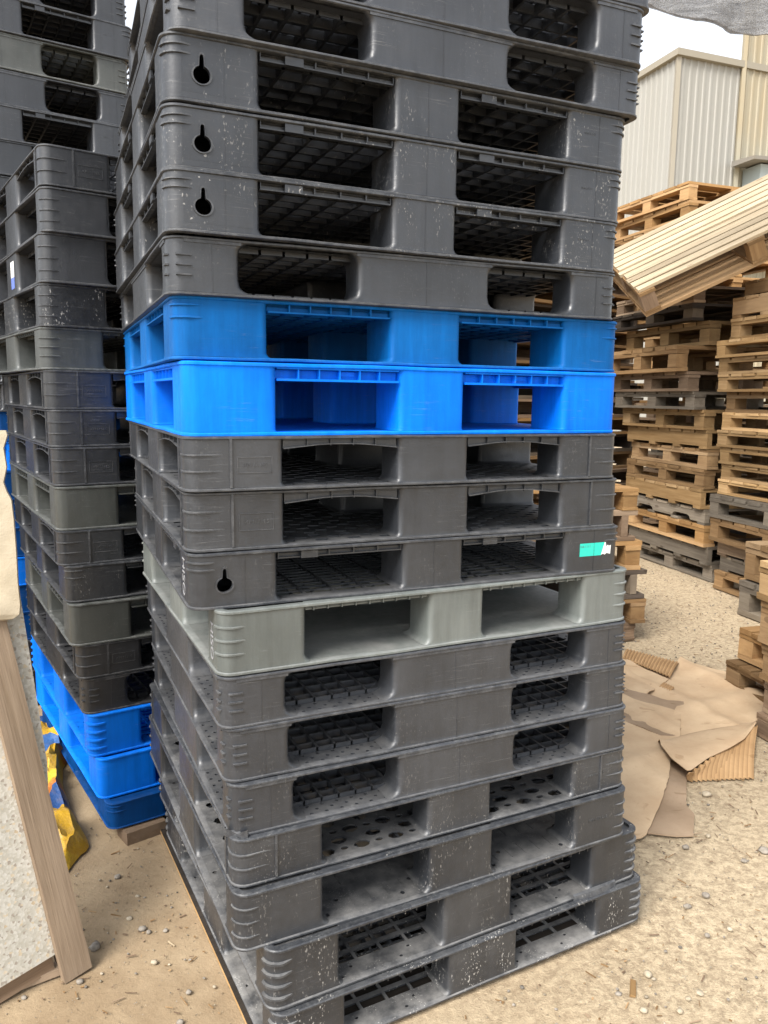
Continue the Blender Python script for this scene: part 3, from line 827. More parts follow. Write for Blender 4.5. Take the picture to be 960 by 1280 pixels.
YW = R(13.3)
W1 = [(890,728,707,'block','grey'),(884,707,684,'stringer','grey'),(880,684,657,'block','orange'),(881,657,637,'notched','grey'),(876,637,612,'stringer','fresh'),
      (880,612,587,'block','tan'),(884,587,562,'block','tan'),(884,562,538,'stringer','fresh'),(880,538,512,'block','fresh'),(868,512,489,'block','grey'),(860,489,464,'block','brown'),
      (846,464,431,'block','tan'),(887,431,400,'block','fresh'),(866,400,378,'block','dark'),(868,378,356,'block','brown')]
wood_stack(W1, 6.315, YW, 'the wooden stack facing the cardboard', 'wooden pallets stacked beyond the cardboard', 1.1, 1.2)
W2 = [(893,737,712,'block','tan'),(900,712,693,'stringer','grey'),(897,693,674,'stringer','brown'),(888,674,645,'block','tan'),(887,645,617,'block','grey'),(898,617,598,'block','fresh'),
      (902,598,579,'block','fresh'),(900,579,558,'block','fresh'),(897,558,537,'block','fresh'),(903,537,515,'block','fresh'),(908,515,490,'block','tan'),(898,490,468,'block','fresh'),
      (899,468,448,'block','fresh'),(896,448,426,'block','fresh'),(914,426,399,'block','fresh'),(916,399,373,'stringer','tan'),(931,373,352,'stringer','tan')]
wood_stack(W2, 6.12, YW, 'the wooden stack under the slatted pallet', 'wooden pallets stacked under the tilted slatted pallet', 1.1, .72, True)
W6 = [(872,690,667,'block','tan')]
py = 667
tn6 = ['brown', 'tan', 'orange', 'brown', 'grey', 'tan', 'brown', 'orange', 'tan', 'orange', 'tan', 'orange', 'orange', 'orange', 'orange', 'orange', 'orange', 'orange', 'orange']
for k in range(19):
    pt = py-(667-226)/19; W6.append((866-.3*k if k < 18 else 861, py, pt, 'block', tn6[k])); py = pt
wood_stack(W6, 7.75, R(17.5), 'the orange wooden stack before the building', 'wooden pallets stacked before the metal building', 1.1, 1.25)
W7 = []
py = 668
for k in range(17):
    pt = py-21.0; W7.append((800+(-4, 3, 0, 5, -6)[k % 5], py, pt, 'stringer', ('brown', 'dark', 'tan', 'brown', 'tan', 'dark', 'orange')[k % 7])); py = pt
wood_stack(W7, 8.6, R(38), 'the brown wooden stack furthest behind', 'wooden pallets stacked furthest behind', 2.2, 1.25, False, None, 2.2)
W5 = [(924,766,724,'block','grey'),(932,722,676,'block','tan')]
wood_stack(W5, 5.35, YW, 'the low two-high wooden stack', 'wooden pallets in the low stack beside the gravel', 1.0, .8, True)
W3 = [(908,857,824,'block','tan'),(924,822,784,'block','orange')]
wood_stack(W3, 3.97, YW, 'the low wooden pair beside the cardboard', 'wooden pallets in the low pair beside the cardboard', 1.0, .48, True)
W4 = [(946,928,889,'block','brown'),(956,889,848,'block','brown'),(953,848,802,'block','tan'),(951,802,748,'block','tan'),(950,748,700,'block','fresh')]
wood_stack(W4, 3.33, YW, 'the wooden stack at the frame edge', 'wooden pallets in the stack cut off by the frame edge', 1.0, .8, True)
# stack just behind the big plastic one: its end shows beside it
W0 = [(793,805,778,'block','brown'),(806,778,748,'block','tan'),(806,748,712,'stringer','dark'),(800,712,676,'block','orange'),(795,676,638,'stringer','brown'),(797,638,610,'block','orange')]
rs = random.Random(5)
for k, (px, pb, pt, kd, tn) in enumerate(W0):
    zb = aty(px, pb, 4.7).z; ztp = aty(px, pt, 4.7).z
    if k == 0: zb = .003
    c = aty(px, .5*(pb+pt), 4.7); a = R(13+rs.uniform(-2, 2))
    K = Vector((c.x, c.y, 0))-Vector((math.cos(a), math.sin(a), 0))*1.0
    wooden(kd, tn, k % 3, K, a, zb, ztp-zb-.0012, '%s %s pallet, %s in the half-hidden wooden stack' % (TONEW[tn], KINDW[kd], ('lowest' if k == 0 else ('topmost' if k == 5 else ORD[k+1]+' from the ground'))), 'wooden pallets behind the big plastic stack', 1.0, 1.0, rs.uniform(.85, 1.1))

# tilted slatted pallet on top of the wooden stacks
Rm = Matrix(((0.884, 0.012, -0.467), (-0.187, 0.925, -0.33), (0.428, 0.38, 0.82)))
sl = empty('slatted_pallet'); sl.matrix_world = Matrix.Translation((1.852, 5.921, 2.28)) @ Rm.to_4x4()
random.seed(11)
mb = MB(); nP = 10; Wb = 1.2; LL = 2.5
for k in range(nP):
    b0 = k*Wb/nP; g = random.choice((.014, .02, .032, .046))
    mb.box(random.uniform(-.012, .012), LL, b0+g*.5, b0+Wb/nP-g*.5, -.024+random.uniform(-.002, .002), 0, 0, None, .0015)
top = mb.build('deck', WD['pale'], sl); top['tone'] = 1.15
mb = MB()
for k in range(7):
    b0 = k*Wb/7
    mb.box(0, LL, b0+.010, b0+Wb/7-.010, -.215, -.193, 0, None, .0015)
bt = mb.build('bottom_deck', WD['tan'], sl); bt['tone'] = 1.25
for a0 in (.0, .80, 1.6, 2.38):
    mb = MB(); mb.box(a0, a0+.12, 0, Wb, -.0475, -.0245, 0, None, .001); o = mb.build('cross_board', WD['tan'], sl); o['tone'] = 1.1
    mb = MB(); mb.box(a0, a0+.12, 0.0, Wb, -.1925, -.171, 0, None, .001); o = mb.build('cross_board', WD['tan'], sl); o['tone'] = 1.1
    for b0 in (.0, Wb/2-.06, Wb-.12):
        mb = MB(); mb.box(a0+.004, a0+.112, b0+.004, b0+.116, -.1705, -.048, 0, None, .001); o = mb.build('block', WD['brown' if a0 == 0 else 'tan'], sl); o['tone'] = 1.2
tag(sl, 'pale slatted wooden pallet tilted steeply on top of the wooden stacks', 'wooden pallet')

# ------------------------------------------------------------------ ground
def ground_mat():
    t = NT('dirt_ground'); v = t.coord()
    pos = t.n('ShaderNodeSeparateXYZ'); t.put(pos.inputs[0], t.n('ShaderNodeNewGeometry').outputs['Position'])
    n1 = t.noise(v, .9, 6, .6); n2 = t.noise(v, 6, 6, .65); n3 = t.noise(v, 45, 6, .75); n4 = t.noise(v, 170, 4, .8)
    # packed silt near the stacks, grit and chips towards the wooden stacks
    grit = t.ramp(t.math('ADD', t.math('ADD', t.math('MULTIPLY', pos.outputs[0], .7), t.math('MULTIPLY', pos.outputs[1], .12)), t.math('MULTIPLY', n1, .9)), .35, 1.25)
    silt = t.mix(t.ramp(n2, .35, .68), c4(.245, .178, .108), c4(.34, .258, .163))
    grc = t.mix(t.math('ADD', t.math('MULTIPLY', t.ramp(n3, .40, .60), .7), t.math('MULTIPLY', t.ramp(n4, .38, .62), .3)), c4(.27, .205, .133), c4(.60, .485, .325))
    col = t.mix(grit, silt, grc)
    col = t.mix(t.ramp(n1, .45, .7, 0, .35), col, c4(.46, .375, .255))
    vo = t.n('ShaderNodeTexVoronoi', feature='F1'); t.put(vo.inputs['Vector'], v); vo.inputs['Scale'].default_value = 85
    peb = t.math('MULTIPLY', t.math('LESS_THAN', vo.outputs['Distance'], t.ramp(vo.outputs['Color'], .5, 1, 0, .42)), t.ramp(n3, .42, .60))
    col = t.mix(t.math('MULTIPLY', peb, t.ramp(grit, 0, 1, .25, .55)), col, c4(.50, .43, .32))
    dark = t.ramp(t.noise(t.scale(v, (1, .6, 1)), 26, 6, .8, 1.2), .60, .74, 0, .5)
    col = t.mix(t.math('MULTIPLY', dark, t.ramp(grit, 0, 1, .25, .8)), col, c4(.085, .06, .038))
    h = t.math('ADD', t.math('ADD', t.math('MULTIPLY', n2, .55), t.math('MULTIPLY', n3, t.ramp(grit, 0, 1, .35, 1.1))), t.math('ADD', t.math('MULTIPLY', n4, t.ramp(grit, 0, 1, .12, .55)), t.math('MULTIPLY', peb, .5)))
    return t.done(t.bsdf(col, .92, t.bump(h, .75, .012), .15))
gm = ground_mat()
mb = MB()
# fine uneven sheet near the camera, joined to a wide plain reaching the horizon
X0, X1, Y0_, Y1_, nx, ny = -4.0, 6.0, .2, 11.0, 150, 160
vs = []
for j in range(ny+1):
    for i in range(nx+1):
        x = X0+(X1-X0)*i/nx; y = Y0_+(Y1_-Y0_)*j/ny
        e = min(i, nx-i, j, ny-j)/8.0
        z = (.006*mnoise.noise(Vector((x*1.6, y*1.6, 0)))+.004*mnoise.noise(Vector((x*6, y*6, 4)))-.006)*min(1, e)
        vs.append((x, y, z))
mb.idx(vs, [(j*(nx+1)+i, j*(nx+1)+i+1, (j+1)*(nx+1)+i+1, (j+1)*(nx+1)+i) for j in range(ny) for i in range(nx)])
BIG = 1500
for (a, b, c, d) in ((-BIG, X0, -BIG, BIG), (X1, BIG, -BIG, BIG), (X0, X1, -BIG, Y0_), (X0, X1, Y1_, BIG)):
    mb.face([(a, c, 0), (b, c, 0), (b, d, 0), (a, d, 0)])
g = mb.build('ground', gm, None, 60); tag(g, kind='structure')

# ------------------------------------------------------------------ stones and chips
def stone_mb(mb, c, r, flat=.6, seed=0, M=None, mat=0, bv=.5):
    rnd = random.Random(seed)
    n, mrow = 7, 5
    ph = rnd.uniform(0, 6); sx, sy = rnd.uniform(.8, 1.25), rnd.uniform(.7, 1.1); rows = []
    sv = Vector((rnd.uniform(0, 99), rnd.uniform(0, 99), 0))
    for a in range(mrow):
        th = math.pi*(a+.35)/(mrow-.3); rw = []
        for k in range(n):
            f = 2*math.pi*k/n+ph
            d = Vector((math.sin(th)*math.cos(f), math.sin(th)*math.sin(f), math.cos(th)))
            q = 1+.28*mnoise.noise(d*1.4+sv)
            rw.append(Vector((c[0]+d.x*r*sx*q, c[1]+d.y*r*sy*q, c[2]+r*flat*.55+d.z*r*flat*q)))
        rows.append(list(reversed(rw)))
    mb.loft(rows, mat, True, bv)
def stone_mat(name, a, b):
    t = NT(name); v = t.coord(); n = t.noise(v, 70, 5, .6); bv = t.gattr('bv')
    col = t.mix(t.ramp(n, .35, .68), c4(*a), c4(*b)); col = t.mix(1.0, col, t.ramp(bv, 0, 1, .55, 1.2), 'MULTIPLY')
    return t.done(t.bsdf(col, .85, t.bump(n, .3, .004), .2))
sm_white, sm_grey = stone_mat('pale_stone', (.27, .225, .16), (.40, .345, .26)), stone_mat('grey_stone', (.165, .145, .12), (.28, .25, .21))
PEB = [(810,1218,13,'w','pale round pebble beside the reddish wood splinter'),(805,1263,12,'w','pale oval pebble cut near the bottom frame edge below the wood splinter'),(850,1264,11,'w','pale round pebble nearest below the flat yellowish chip'),
 (773,1242,9,'g','narrow grey pebble just beside the reddish wood splinter'),(884,1169,9,'g','grey-white pebble in open gravel, lower one of a spaced pair'),(859,1133,10,'g','tall grey pebble standing in the gravel below the cardboard'),
 (882,1119,11,'g','broad bluish grey pebble in the gravel below the cardboard'),(857,1059,10,'g','grey pebble close below the brown cardboard corner'),(885,1045,8,'w','small cream pebble beyond the brown cardboard corner'),
 (883,993,11,'w','white pebble lying just below the corrugated cardboard flap'),(930,1076,9,'g','mauve grey pebble in the gravel by the frame edge'),(955,1064,14,'g','greenish grey rock touching the frame edge on the gravel'),
 (912,1161,9,'w','whitish pebble midway across the lower gravel'),(875,1240,12,'c','flat yellowish stone chip lying on the gravel'),(860,1248,8,'w','small whitish pebble touching the flat yellowish chip'),
 (119,1184,16,'g','grey rock beside the foot of the brown batten'),(100,1227,11,'g','grey pebble in front of the foot of the brown batten'),(162,1148,8,'w','cream pebble, top one of the pebble group on bare silt'),(178,1161,10,'g','grey pebble in the group on bare silt between stack and batten'),
 (186,1165,9,'g','mottled pebble touching its grey neighbour on bare silt'),(207,1163,8,'g','small mottled pebble on bare silt toward the big stack'),(193,1203,10,'w','pale pebble on bare silt below the pebble group'),
 (147,1096,9,'g','grey pebble lying on silt beneath the dark blue pallet'),(236,1240,9,'g','brownish grey pebble on silt near the plywood edge'),(268,1233,6,'w','tiny pale pebble on silt near the plywood edge'),
 (225,1278,12,'g','grey rock cut by the bottom frame edge'),(172,1120,6,'w','tiny pale pebble lying alone above the silt pebble group'),(30,1247,9,'g','grey pebble in front of the lower rail at the panel')]
for k, (px, py, s, mcol, lb) in enumerate(PEB):
    c = ground(px, py); r = s/F_PX*c.y*.50
    mb = MB(); stone_mb(mb, (c.x, c.y, -.003), r, .62 if mcol != 'c' else .25, 50+k, None, 0, .85)
    o = mb.build('pebble', sm_grey if mcol == 'g' else sm_white, None, 75); tag(o, lb, 'pebble', 'pebbles lying on the dirt')
random.seed(21)
mb = MB()
def free(x, y):
    # keep clear of what stands in the yard
    if -.9 < x < 1.0 and 1.3 < y < 3.3:
        u = (x-MAIN[18][0]); w2 = (y-MAIN[18][1]); yw = MAIN[18][2]
        a = u*math.cos(yw)+w2*math.sin(yw); b = -u*math.sin(yw)+w2*math.cos(yw)
        if -.03 < a < 1.13 and -.03 < b < 1.13: return False
    return True
n = 0
while n < 8000:
    if random.random() < .80: x, y = random.uniform(.1, 3.2), random.uniform(1.4, 7.0)
    else: x, y = random.uniform(-1.1, .1), random.uniform(1.35, 3.2)
    if not free(x, y): continue
    r = .0016+.0046*random.random()**4
    if x < 0: 
        if random.random() < .45 and mnoise.noise(Vector((x*3, y*3, 1))) < .1: n += 1; continue
        r *= .8
    stone_mb(mb, (x, y, -.002), r, .6, n, None, 0 if random.random() < .6 else 1, random.random()); n += 1
o = mb.build('gravel', [sm_grey, sm_white], None, 75); tag(o, 'fine gravel scattered over the dirt', None, None, 'stuff')
mb = MB(); n = 0
while n < 5200:
    x, y = random.uniform(-.1, 3.4), random.uniform(1.4, 7.5)
    if random.random() < .04: x, y = random.uniform(-1, 0), random.uniform(1.4, 2.6)
    if not free(x, y): continue
    L_ = .003+.014*random.random()**3; wd = random.uniform(.0007, .0022)
    M_ = Matrix.Translation((x, y, random.uniform(-.002, .002))) @ Matrix.Rotation(random.uniform(0, 6.28), 4, 'Z') @ Matrix.Rotation(random.uniform(-.25, .25), 4, 'Y')
    mb.box(-L_, L_, -wd, wd, 0, .0016, 0 if random.random() < .55 else 1, M_, 0, random.random()); n += 1
o = mb.build('wood_chips', [WD['brown'], WD['tan']]); o['tone'] = 1.0; tag(o, 'small wood splinters and chips strewn over the gravel', None, None, 'stuff')
# reddish splinter and straw as things one can point to
c = ground(791, 1236); mb = MB()
mb.box(-.030, .030, -.007, .006, 0, .006, 0, Matrix.Translation((c.x, c.y, -.001)) @ Matrix.Rotation(R(72), 4, 'Z'), .002, .4)
o = mb.build('wood_splinter', WD['orange']); o['tone'] = .6; tag(o, 'reddish brown wood splinter on the gravel beside a pale pebble', 'splinter')
c = ground(214, 1180); mb = MB(); mb.box(-.014, .014, -.0012, .0012, 0, .002, 0, Matrix.Translation((c.x, c.y, .0)) @ Matrix.Rotation(R(-38), 4, 'Z'), .0003, .9)
o = mb.build('straw', WD['pale']); o['tone'] = 1.0; tag(o, 'short pale straw lying on bare silt beside the plywood edge', 'straw')
# brick under the second stack
c0, c1 = ground(150, 1062), ground(210, 1040)
mb = MB(); d = (c1-c0); ang = math.atan2(d.y, d.x)
mb.box(d.length*.18, d.length*1.0, .012, .10, -.02, .040, 0, Matrix.Translation((c0.x, c0.y, 0)) @ Matrix.Rotation(ang, 4, 'Z'), .003)
tb = NT('brick_clay'); v = tb.coord(); nn = tb.noise(v, 30, 5); brick_m = tb.done(tb.bsdf(tb.mix(nn, c4(.125, .085, .055), c4(.20, .145, .10)), .9, tb.bump(nn, .6, .006), .15))
o = mb.build('brick', brick_m); tag(o, 'dull brown brick under the dark blue pallet', 'brick')

# ------------------------------------------------------------------ cardboard
def card_mat(name, a, b, flute=False):   # flute: ridge shading put into the colour, crests light and troughs dark by 'bv'
    t = NT(name); v = t.coord()
    n1 = t.noise(v, 5, 5, .6); n2 = t.noise(v, 60, 4, .7)
    col = t.mix(t.ramp(n1, .35, .68), c4(*a), c4(*b)); col = t.mix(t.ramp(n2, .55, .75, 0, .25), col, c4(a[0]*.75, a[1]*.7, a[2]*.65))
    if flute: col = t.mix(1.0, col, t.ramp(t.gattr('bv'), 0, 1, .74, 1.12), 'MULTIPLY')
    st = t.ramp(t.noise(t.scale(v, (1, 1.4, 1)), 9, 3, .5, .8), .64, .70, 0, .45)
    col = t.mix(st, col, c4(a[0]*.6, a[1]*.52, a[2]*.42))
    return t.done(t.bsdf(col, .85, t.bump(t.math('ADD', n1, t.math('MULTIPLY', n2, .3)), .35, .004), .2))
cm_l, cm_d, cm_f = card_mat('light_cardboard', (.45, .318, .195), (.55, .41, .262)), card_mat('dirty_cardboard', (.255, .18, .115), (.35, .255, .17)), card_mat('fluted_cardboard', (.33, .20, .095), (.43, .275, .14), True)
def sheet(name, pts, z, mat, label, wav=.006, seed=1, th=.004, lift=None):
    """a flat torn sheet lying on the ground, pts are outline pixels on the ground"""
    import bmesh
    P = [ground(p[0], p[1], z) for p in pts]
    bm = bmesh.new(); f = bm.faces.new([bm.verts.new(p) for p in P])
    bmesh.ops.triangulate(bm, faces=[f])
    for _ in range(4):
        bmesh.ops.subdivide_edges(bm, edges=[e for e in bm.edges if e.calc_length() > .035], cuts=1, use_grid_fill=False)
        bmesh.ops.triangulate(bm, faces=bm.faces[:])
    for v in bm.verts:
        w = mnoise.noise(Vector((v.co.x*5+seed, v.co.y*5, seed)))+.5*mnoise.noise(Vector((v.co.x*13+seed, v.co.y*13, seed)))
        cr1 = abs(math.sin(v.co.x*7+v.co.y*3+seed*1.7))**18+abs(math.sin(v.co.y*5-v.co.x*2.5+seed))**22
        v.co.z = z+wav*(.7+w+2.2*cr1) + (lift(v.co) if lift else 0)
        if v.is_boundary:
            v.co.x += .004*mnoise.noise(Vector((v.co.x*60, v.co.y*60, 1))); v.co.y += .004*mnoise.noise(Vector((v.co.x*60, v.co.y*60, 7)))
    bmesh.ops.recalc_face_normals(bm, faces=bm.faces[:])
    if sum(f.normal.z for f in bm.faces) < 0: bmesh.ops.reverse_faces(bm, faces=bm.faces[:])
    r = bmesh.ops.extrude_face_region(bm, geom=bm.faces[:])
    for v in r['geom']:
        if isinstance(v, bmesh.types.BMVert): v.co.z -= th
    # the extruded copies became the lower side: keep outward normals
    bmesh.ops.recalc_face_normals(bm, faces=bm.faces[:])
    me = bpy.data.meshes.new(name); bm.to_mesh(me); bm.free(); me.materials.append(mat)
    me.polygons.foreach_set('use_smooth', [True]*len(me.polygons)); me.set_sharp_from_angle(angle=R(35))
    o = bpy.data.objects.new(name, me); COL.objects.link(o); tag(o, label, 'cardboard', 'torn cardboard sheets on the ground'); return o
def patch(mb, p, nu, nv, fz, th=.004, mat=0, stripes=0):
    """bilinear sheet p[0](u0v0) p[1](u1v0) p[2](u1v1) p[3](u0v1) with relief fz along its normal"""
    nrm = ((p[1]-p[0]).cross(p[3]-p[0])).normalized()
    if nrm.z < 0: nrm = -nrm
    top, bot = [], []
    for j in range(nv+1):
        for i in range(nu+1):
            u, v = i/nu, j/nv
            q = p[0]*(1-u)*(1-v)+p[1]*u*(1-v)+p[2]*u*v+p[3]*(1-u)*v
            q = q+nrm*fz(u, v); top.append(q); bot.append(q-nrm*th)
    n1 = nu+1; N = len(top); fs = []
    for j in range(nv):
        for i in range(nu):
            a = j*n1+i; fs.append((a, a+1, a+n1+1, a+n1)); fs.append((N+a, N+a+n1, N+a+n1+1, N+a+1))
    for i in range(nu):
        fs.append((i, N+i, N+i+1, i+1)); a = nv*n1+i; fs.append((a, a+1, N+a+1, N+a))
    for j in range(nv):
        a = j*n1; fs.append((a, a+n1, N+a+n1, N+a)); a = j*n1+nu; fs.append((a, N+a, N+a+n1, a+n1))
    f0 = len(mb.f); mb.idx(top+bot, fs, mat)
    for q in range(f0, len(mb.f)):
        i = ((q-f0)//2) % nu; mb.bv[q] = .5+.5*math.sin(i/nu*stripes*2*math.pi) if stripes else .5
sheet('cardboard_sheet', [(775,842),(800,834),(838,846),(850,826),(912,842),(962,862),(960,880),(946,905),(905,914),(868,922),(850,930),(840,905),(846,884),(800,880),(770,872)], .003, cm_l,
      'large crumpled pale cardboard sheet reaching under the low wooden pair', .007, 3)
sheet('cardboard_sheet', [(776,858),(800,868),(835,876),(862,880),(862,889),(850,889),(849,920),(826,920),(770,900)], .0125, cm_d, 'dull brown torn cardboard strip between the pale sheets', .004, 5)
sheet('cardboard_sheet', [(835,950),(858,962),(858,1008),(868,1017),(867,1045),(845,1046),(800,1040),(812,1000)], .003, cm_d, 'dirty brown cardboard piece poking out from under the pale sheet by the stack', .003, 6)
sheet('cardboard_sheet', [(768,872),(800,878),(851,890),(850,924),(829,930),(838,950),(836,975),(828,1000),(808,1043),(795,1050),(770,1060),(740,980)], .0135, cm_l,
      'pale cardboard sheet beside the big stack with a folded lower tongue', .006, 8)
sheet('cardboard_sheet', [(774,822),(800,834),(836,850),(826,858),(812,868),(800,876),(785,866),(768,856)], .0135, cm_l, 'pale cardboard piece with a ragged tear below the fluted strip', .006, 9)
mb = MB(); Pz = lambda px, py, z: ground(px, py, z)
def flute(n, amp): return lambda u, v: amp*math.sin(u*n*2*math.pi)+.012*math.sin(v*math.pi)
patch(mb, [Pz(778, 822, .028), Pz(838, 846, .030), Pz(849, 828, .024), Pz(784, 811, .016)], 150, 8, flute(16, .0045), .003, 0, 16)
o = mb.build('cardboard_strip', cm_f, None, 50); tag(o, 'curled fluted cardboard strip at the far edge of the sheets', 'cardboard', 'torn cardboard sheets on the ground')
mb = MB()
patch(mb, [Pz(824, 858, .026), Pz(838, 864, .026), Pz(843, 859, .030), Pz(830, 853, .030)], 40, 4, lambda u, v: .003*math.sin(u*30)+.004*math.sin(v*3), .003)
o = mb.build('cardboard_scrap', cm_f, None, 50); tag(o, 'small crumpled fluted cardboard scrap on the ragged pale piece', 'cardboard', 'torn cardboard sheets on the ground')
# the big flap folded back on itself: smooth roll above, fluted face below
ft = empty('cardboard_flap', tuple(ground(890, 950))); inv = Matrix.Translation(-ft.location)
mb = MB()
patch(mb, [Pz(861, 968, .052), Pz(946, 906, .060), Pz(941, 972, .004), Pz(859, 976, .004)], 170, 10, lambda u, v: .0062*math.sin(u*14*2*math.pi)+.006*math.sin(v*math.pi), .003, 0, 14)
mb.v = [tuple(inv @ Vector(p)) for p in mb.v]
o = mb.build('fluted_face', cm_f, ft, 50)
mb = MB()
top, bot = [], []
nu, nv = 26, 14
for j in range(nv+1):
    for i in range(nu+1):
        u, v = i/nu, j/nv
        a = ground(822+(946-822)*u, 927-24*u-3*math.sin(u*3), .012)
        LE = ((0, 826, 932), (.2, 840, 950), (.36, 861, 966), (.55, 885, 949), (.8, 915, 935), (.92, 930, 926), (1.01, 946, 905))
        k_ = max(k for k in range(6) if LE[k][0] <= u+1e-9); fq = (u-LE[k_][0])/(LE[k_+1][0]-LE[k_][0])
        b = ground(LE[k_][1]+(LE[k_+1][1]-LE[k_][1])*fq, LE[k_][2]+(LE[k_+1][2]-LE[k_][2])*fq, .056)
        q = a.lerp(b, v); q.z = .012+(.050)*math.sin(v*math.pi*.58)/.97+.004*mnoise.noise(Vector((u*4, v*3, 2)))
        top.append(inv @ q); bot.append(inv @ (q-Vector((0, -.002, .0035))))
n1 = nu+1; N = len(top)
fs = []
for j in range(nv):
    for i in range(nu):
        a = j*n1+i; fs += [(a, a+1, a+n1+1, a+n1), (N+a, N+a+n1, N+a+n1+1, N+a+1)]
for i in range(nu): a = nv*n1+i; fs += [(a, a+1, N+a+1, N+a), (i, N+i, N+i+1, i+1)]
for j in range(nv): a = j*n1; fs.append((a, a+n1, N+a+n1, N+a)); a += nu; fs.append((a, N+a, N+a+n1, a+n1))
mb.idx(top+bot, fs)
o = mb.build('folded_face', cm_l, ft, 50)
tag(ft, 'folded-over cardboard flap with its fluted underside showing', 'cardboard', 'torn cardboard sheets on the ground')

# ------------------------------------------------------------------ leaning chipboard panel with batten
def speck_mat():
    t = NT('chipboard'); v = t.coord()
    vo = t.n('ShaderNodeTexVoronoi', feature='F1'); t.put(vo.inputs['Vector'], t.scale(v, (1, 1, 1))); vo.inputs['Scale'].default_value = 150
    n1 = t.noise(v, 40, 5, .7); n2 = t.noise(v, 6, 4)
    col = t.mix(t.ramp(vo.outputs['Color'], .1, .9), c4(.40, .375, .31), c4(.56, .54, .48))
    sep = t.n('ShaderNodeSeparateColor'); t.put(sep.inputs[0], vo.outputs['Color'])
    col = t.mix(t.math('MULTIPLY', t.math('GREATER_THAN', sep.outputs[1], .91), .6), col, c4(.17, .12, .08))
    col = t.mix(t.math('MULTIPLY', t.math('GREATER_THAN', sep.outputs[2], .93), .5), col, c4(.55, .42, .25))
    col = t.mix(t.ramp(n1, .5, .75, 0, .45), col, c4(.45, .40, .31))
    return t.done(t.bsdf(col, .85, t.bump(t.math('ADD', n1, vo.outputs['Distance']), .25, .0015), .2))
chip_m = speck_mat()
Fr = ground(111, 1206); Fl = ground(76, 1224)
top_r = aty(3, 770, Fr.y+.05)
upv = (top_r-Fr).normalized()
wv = (Fl-Fr); wv = (wv-upv*wv.dot(upv)).normalized()
nv_ = wv.cross(upv).normalized()
if nv_.dot(Vector((0, 0, CAM_H))-Fr) < 0: nv_ = -nv_
pan = empty('leaning_panel', tuple(Fr)); pinv = Matrix.Translation(-Fr)
M_ = Matrix.Identity(4)
for i in range(3): M_[i][0] = wv[i]; M_[i][1] = nv_[i]; M_[i][2] = upv[i]
bw = (Fl-Fr).length*.98
mb = MB(); random.seed(4)
mb.box(0, bw, .0, .022, .002, 1.45, 0, M_, .0, .5)
mb.box(.0, bw*.0+.001, .0, .001, 0, .001, 0, M_)
o = mb.build('batten', WD['batten'], pan); o['tone'] = 1.1
# chipboard sheet behind the batten, running towards the viewer
mb = MB(); mb.poly([(.030, .075), (1.1, .075), (1.1, 1.4), (-.085, 1.4), (-.020, .55), (.030, .30)], [], Vector(M_.translation)-nv_*.001, wv, upv, nv_, .015)
o = mb.build('chipboard', chip_m, pan)
mb = MB(); mb.box(bw+.004, 1.1, -.046, -.0165, .030, .074, 0, M_, .001, .3)
o = mb.build('rail', WD['brown'], pan); o['tone'] = 1.15
mb = MB(); mb.box(.012, bw*.9, -.045, -.0165, .03, 1.3, 0, M_, .001, .3)
o = mb.build('rear_batten', WD['brown'], pan); o['tone'] = .9
tag(pan, 'leaning speckled chipboard panel with a brown wooden batten along its edge', 'panel')
# loose rail on the ground in front
c0, c1 = ground(-20, 1256), ground(76, 1220)
d = c1-c0
mb = MB(); mb.box(0, d.length, 0, .035, .0, .016, 0, Matrix.Translation(c0) @ Matrix.Rotation(math.atan2(d.y, d.x), 4, 'Z') @ Matrix.Rotation(-.02, 4, 'Y'), .002, .6)
o = mb.build('wooden_lath', WD['batten']); o['tone'] = 1.35; tag(o, 'light brown wooden lath lying on the dirt at the foot of the panel', 'lath')

# cream cloth hung over the panel
tc = NT('cream_cloth'); v = tc.coord(); n1 = tc.noise(v, 7, 5, .6); n2 = tc.noise(v, 300, 2)
cloth_m = tc.done(tc.bsdf(tc.mix(tc.ramp(n1, .35, .7), c4(.36, .305, .215), c4(.46, .40, .30)), .9, tc.bump(tc.math('ADD', n1, tc.math('MULTIPLY', n2, .15)), .5, .012), .15))
def cloth(poly_edge, Y, label):
    top, bot = [], []
    nu = 24; nv = len(poly_edge)*6-6
    pts = []
    for a, b in zip(poly_edge[:-1], poly_edge[1:]):
        for k in range(6): f = k/6; pts.append((a[0]+(b[0]-a[0])*f, a[1]+(b[1]-a[1])*f))
    pts.append(poly_edge[-1]); nv = len(pts)-1
    for j, (px, py) in enumerate(pts):
        e = aty(px, py, Y)
        for i in range(nu+1):
            u = i/nu
            x = e.x-.45*u; w = .018*mnoise.noise(Vector((u*9, e.z*6, 3)))+.010*mnoise.noise(Vector((u*24, e.z*19, 5)))
            q = Vector((x, Y-.10*u+w*min(1, u*6), e.z)); top.append(q); bot.append(q+Vector((.0, .006, 0)))
    mb = MB(); n1_ = nu+1; N = len(top); fs = []
    for j in range(nv):
        for i in range(nu): a = j*n1_+i; fs += [(a, a+1, a+n1_+1, a+n1_), (N+a, N+a+n1_, N+a+n1_+1, N+a+1)]
    for i in range(nu): a = nv*n1_+i; fs += [(a, a+1, N+a+1, N+a), (i, N+i, N+i+1, i+1)]
    for j in range(nv): a = j*n1_; fs.append((a, a+n1_, N+a+n1_, N+a)); a += nu; fs.append((a, N+a, N+a+n1_, a+n1_))
    mb.idx(top+bot, fs); return mb
e1 = [(7,538),(9,544),(4,560),(8,584),(4,603),(8,614),(14,625),(17,650),(20,690),(22,728),(25,756),(24,768),(16,774),(4,776)]
mb = cloth(e1, 1.86, ''); o = mb.build('cream_cloth', cloth_m, None, 60); tag(o, 'cream cloth draped over the top of the leaning chipboard panel', 'cloth')

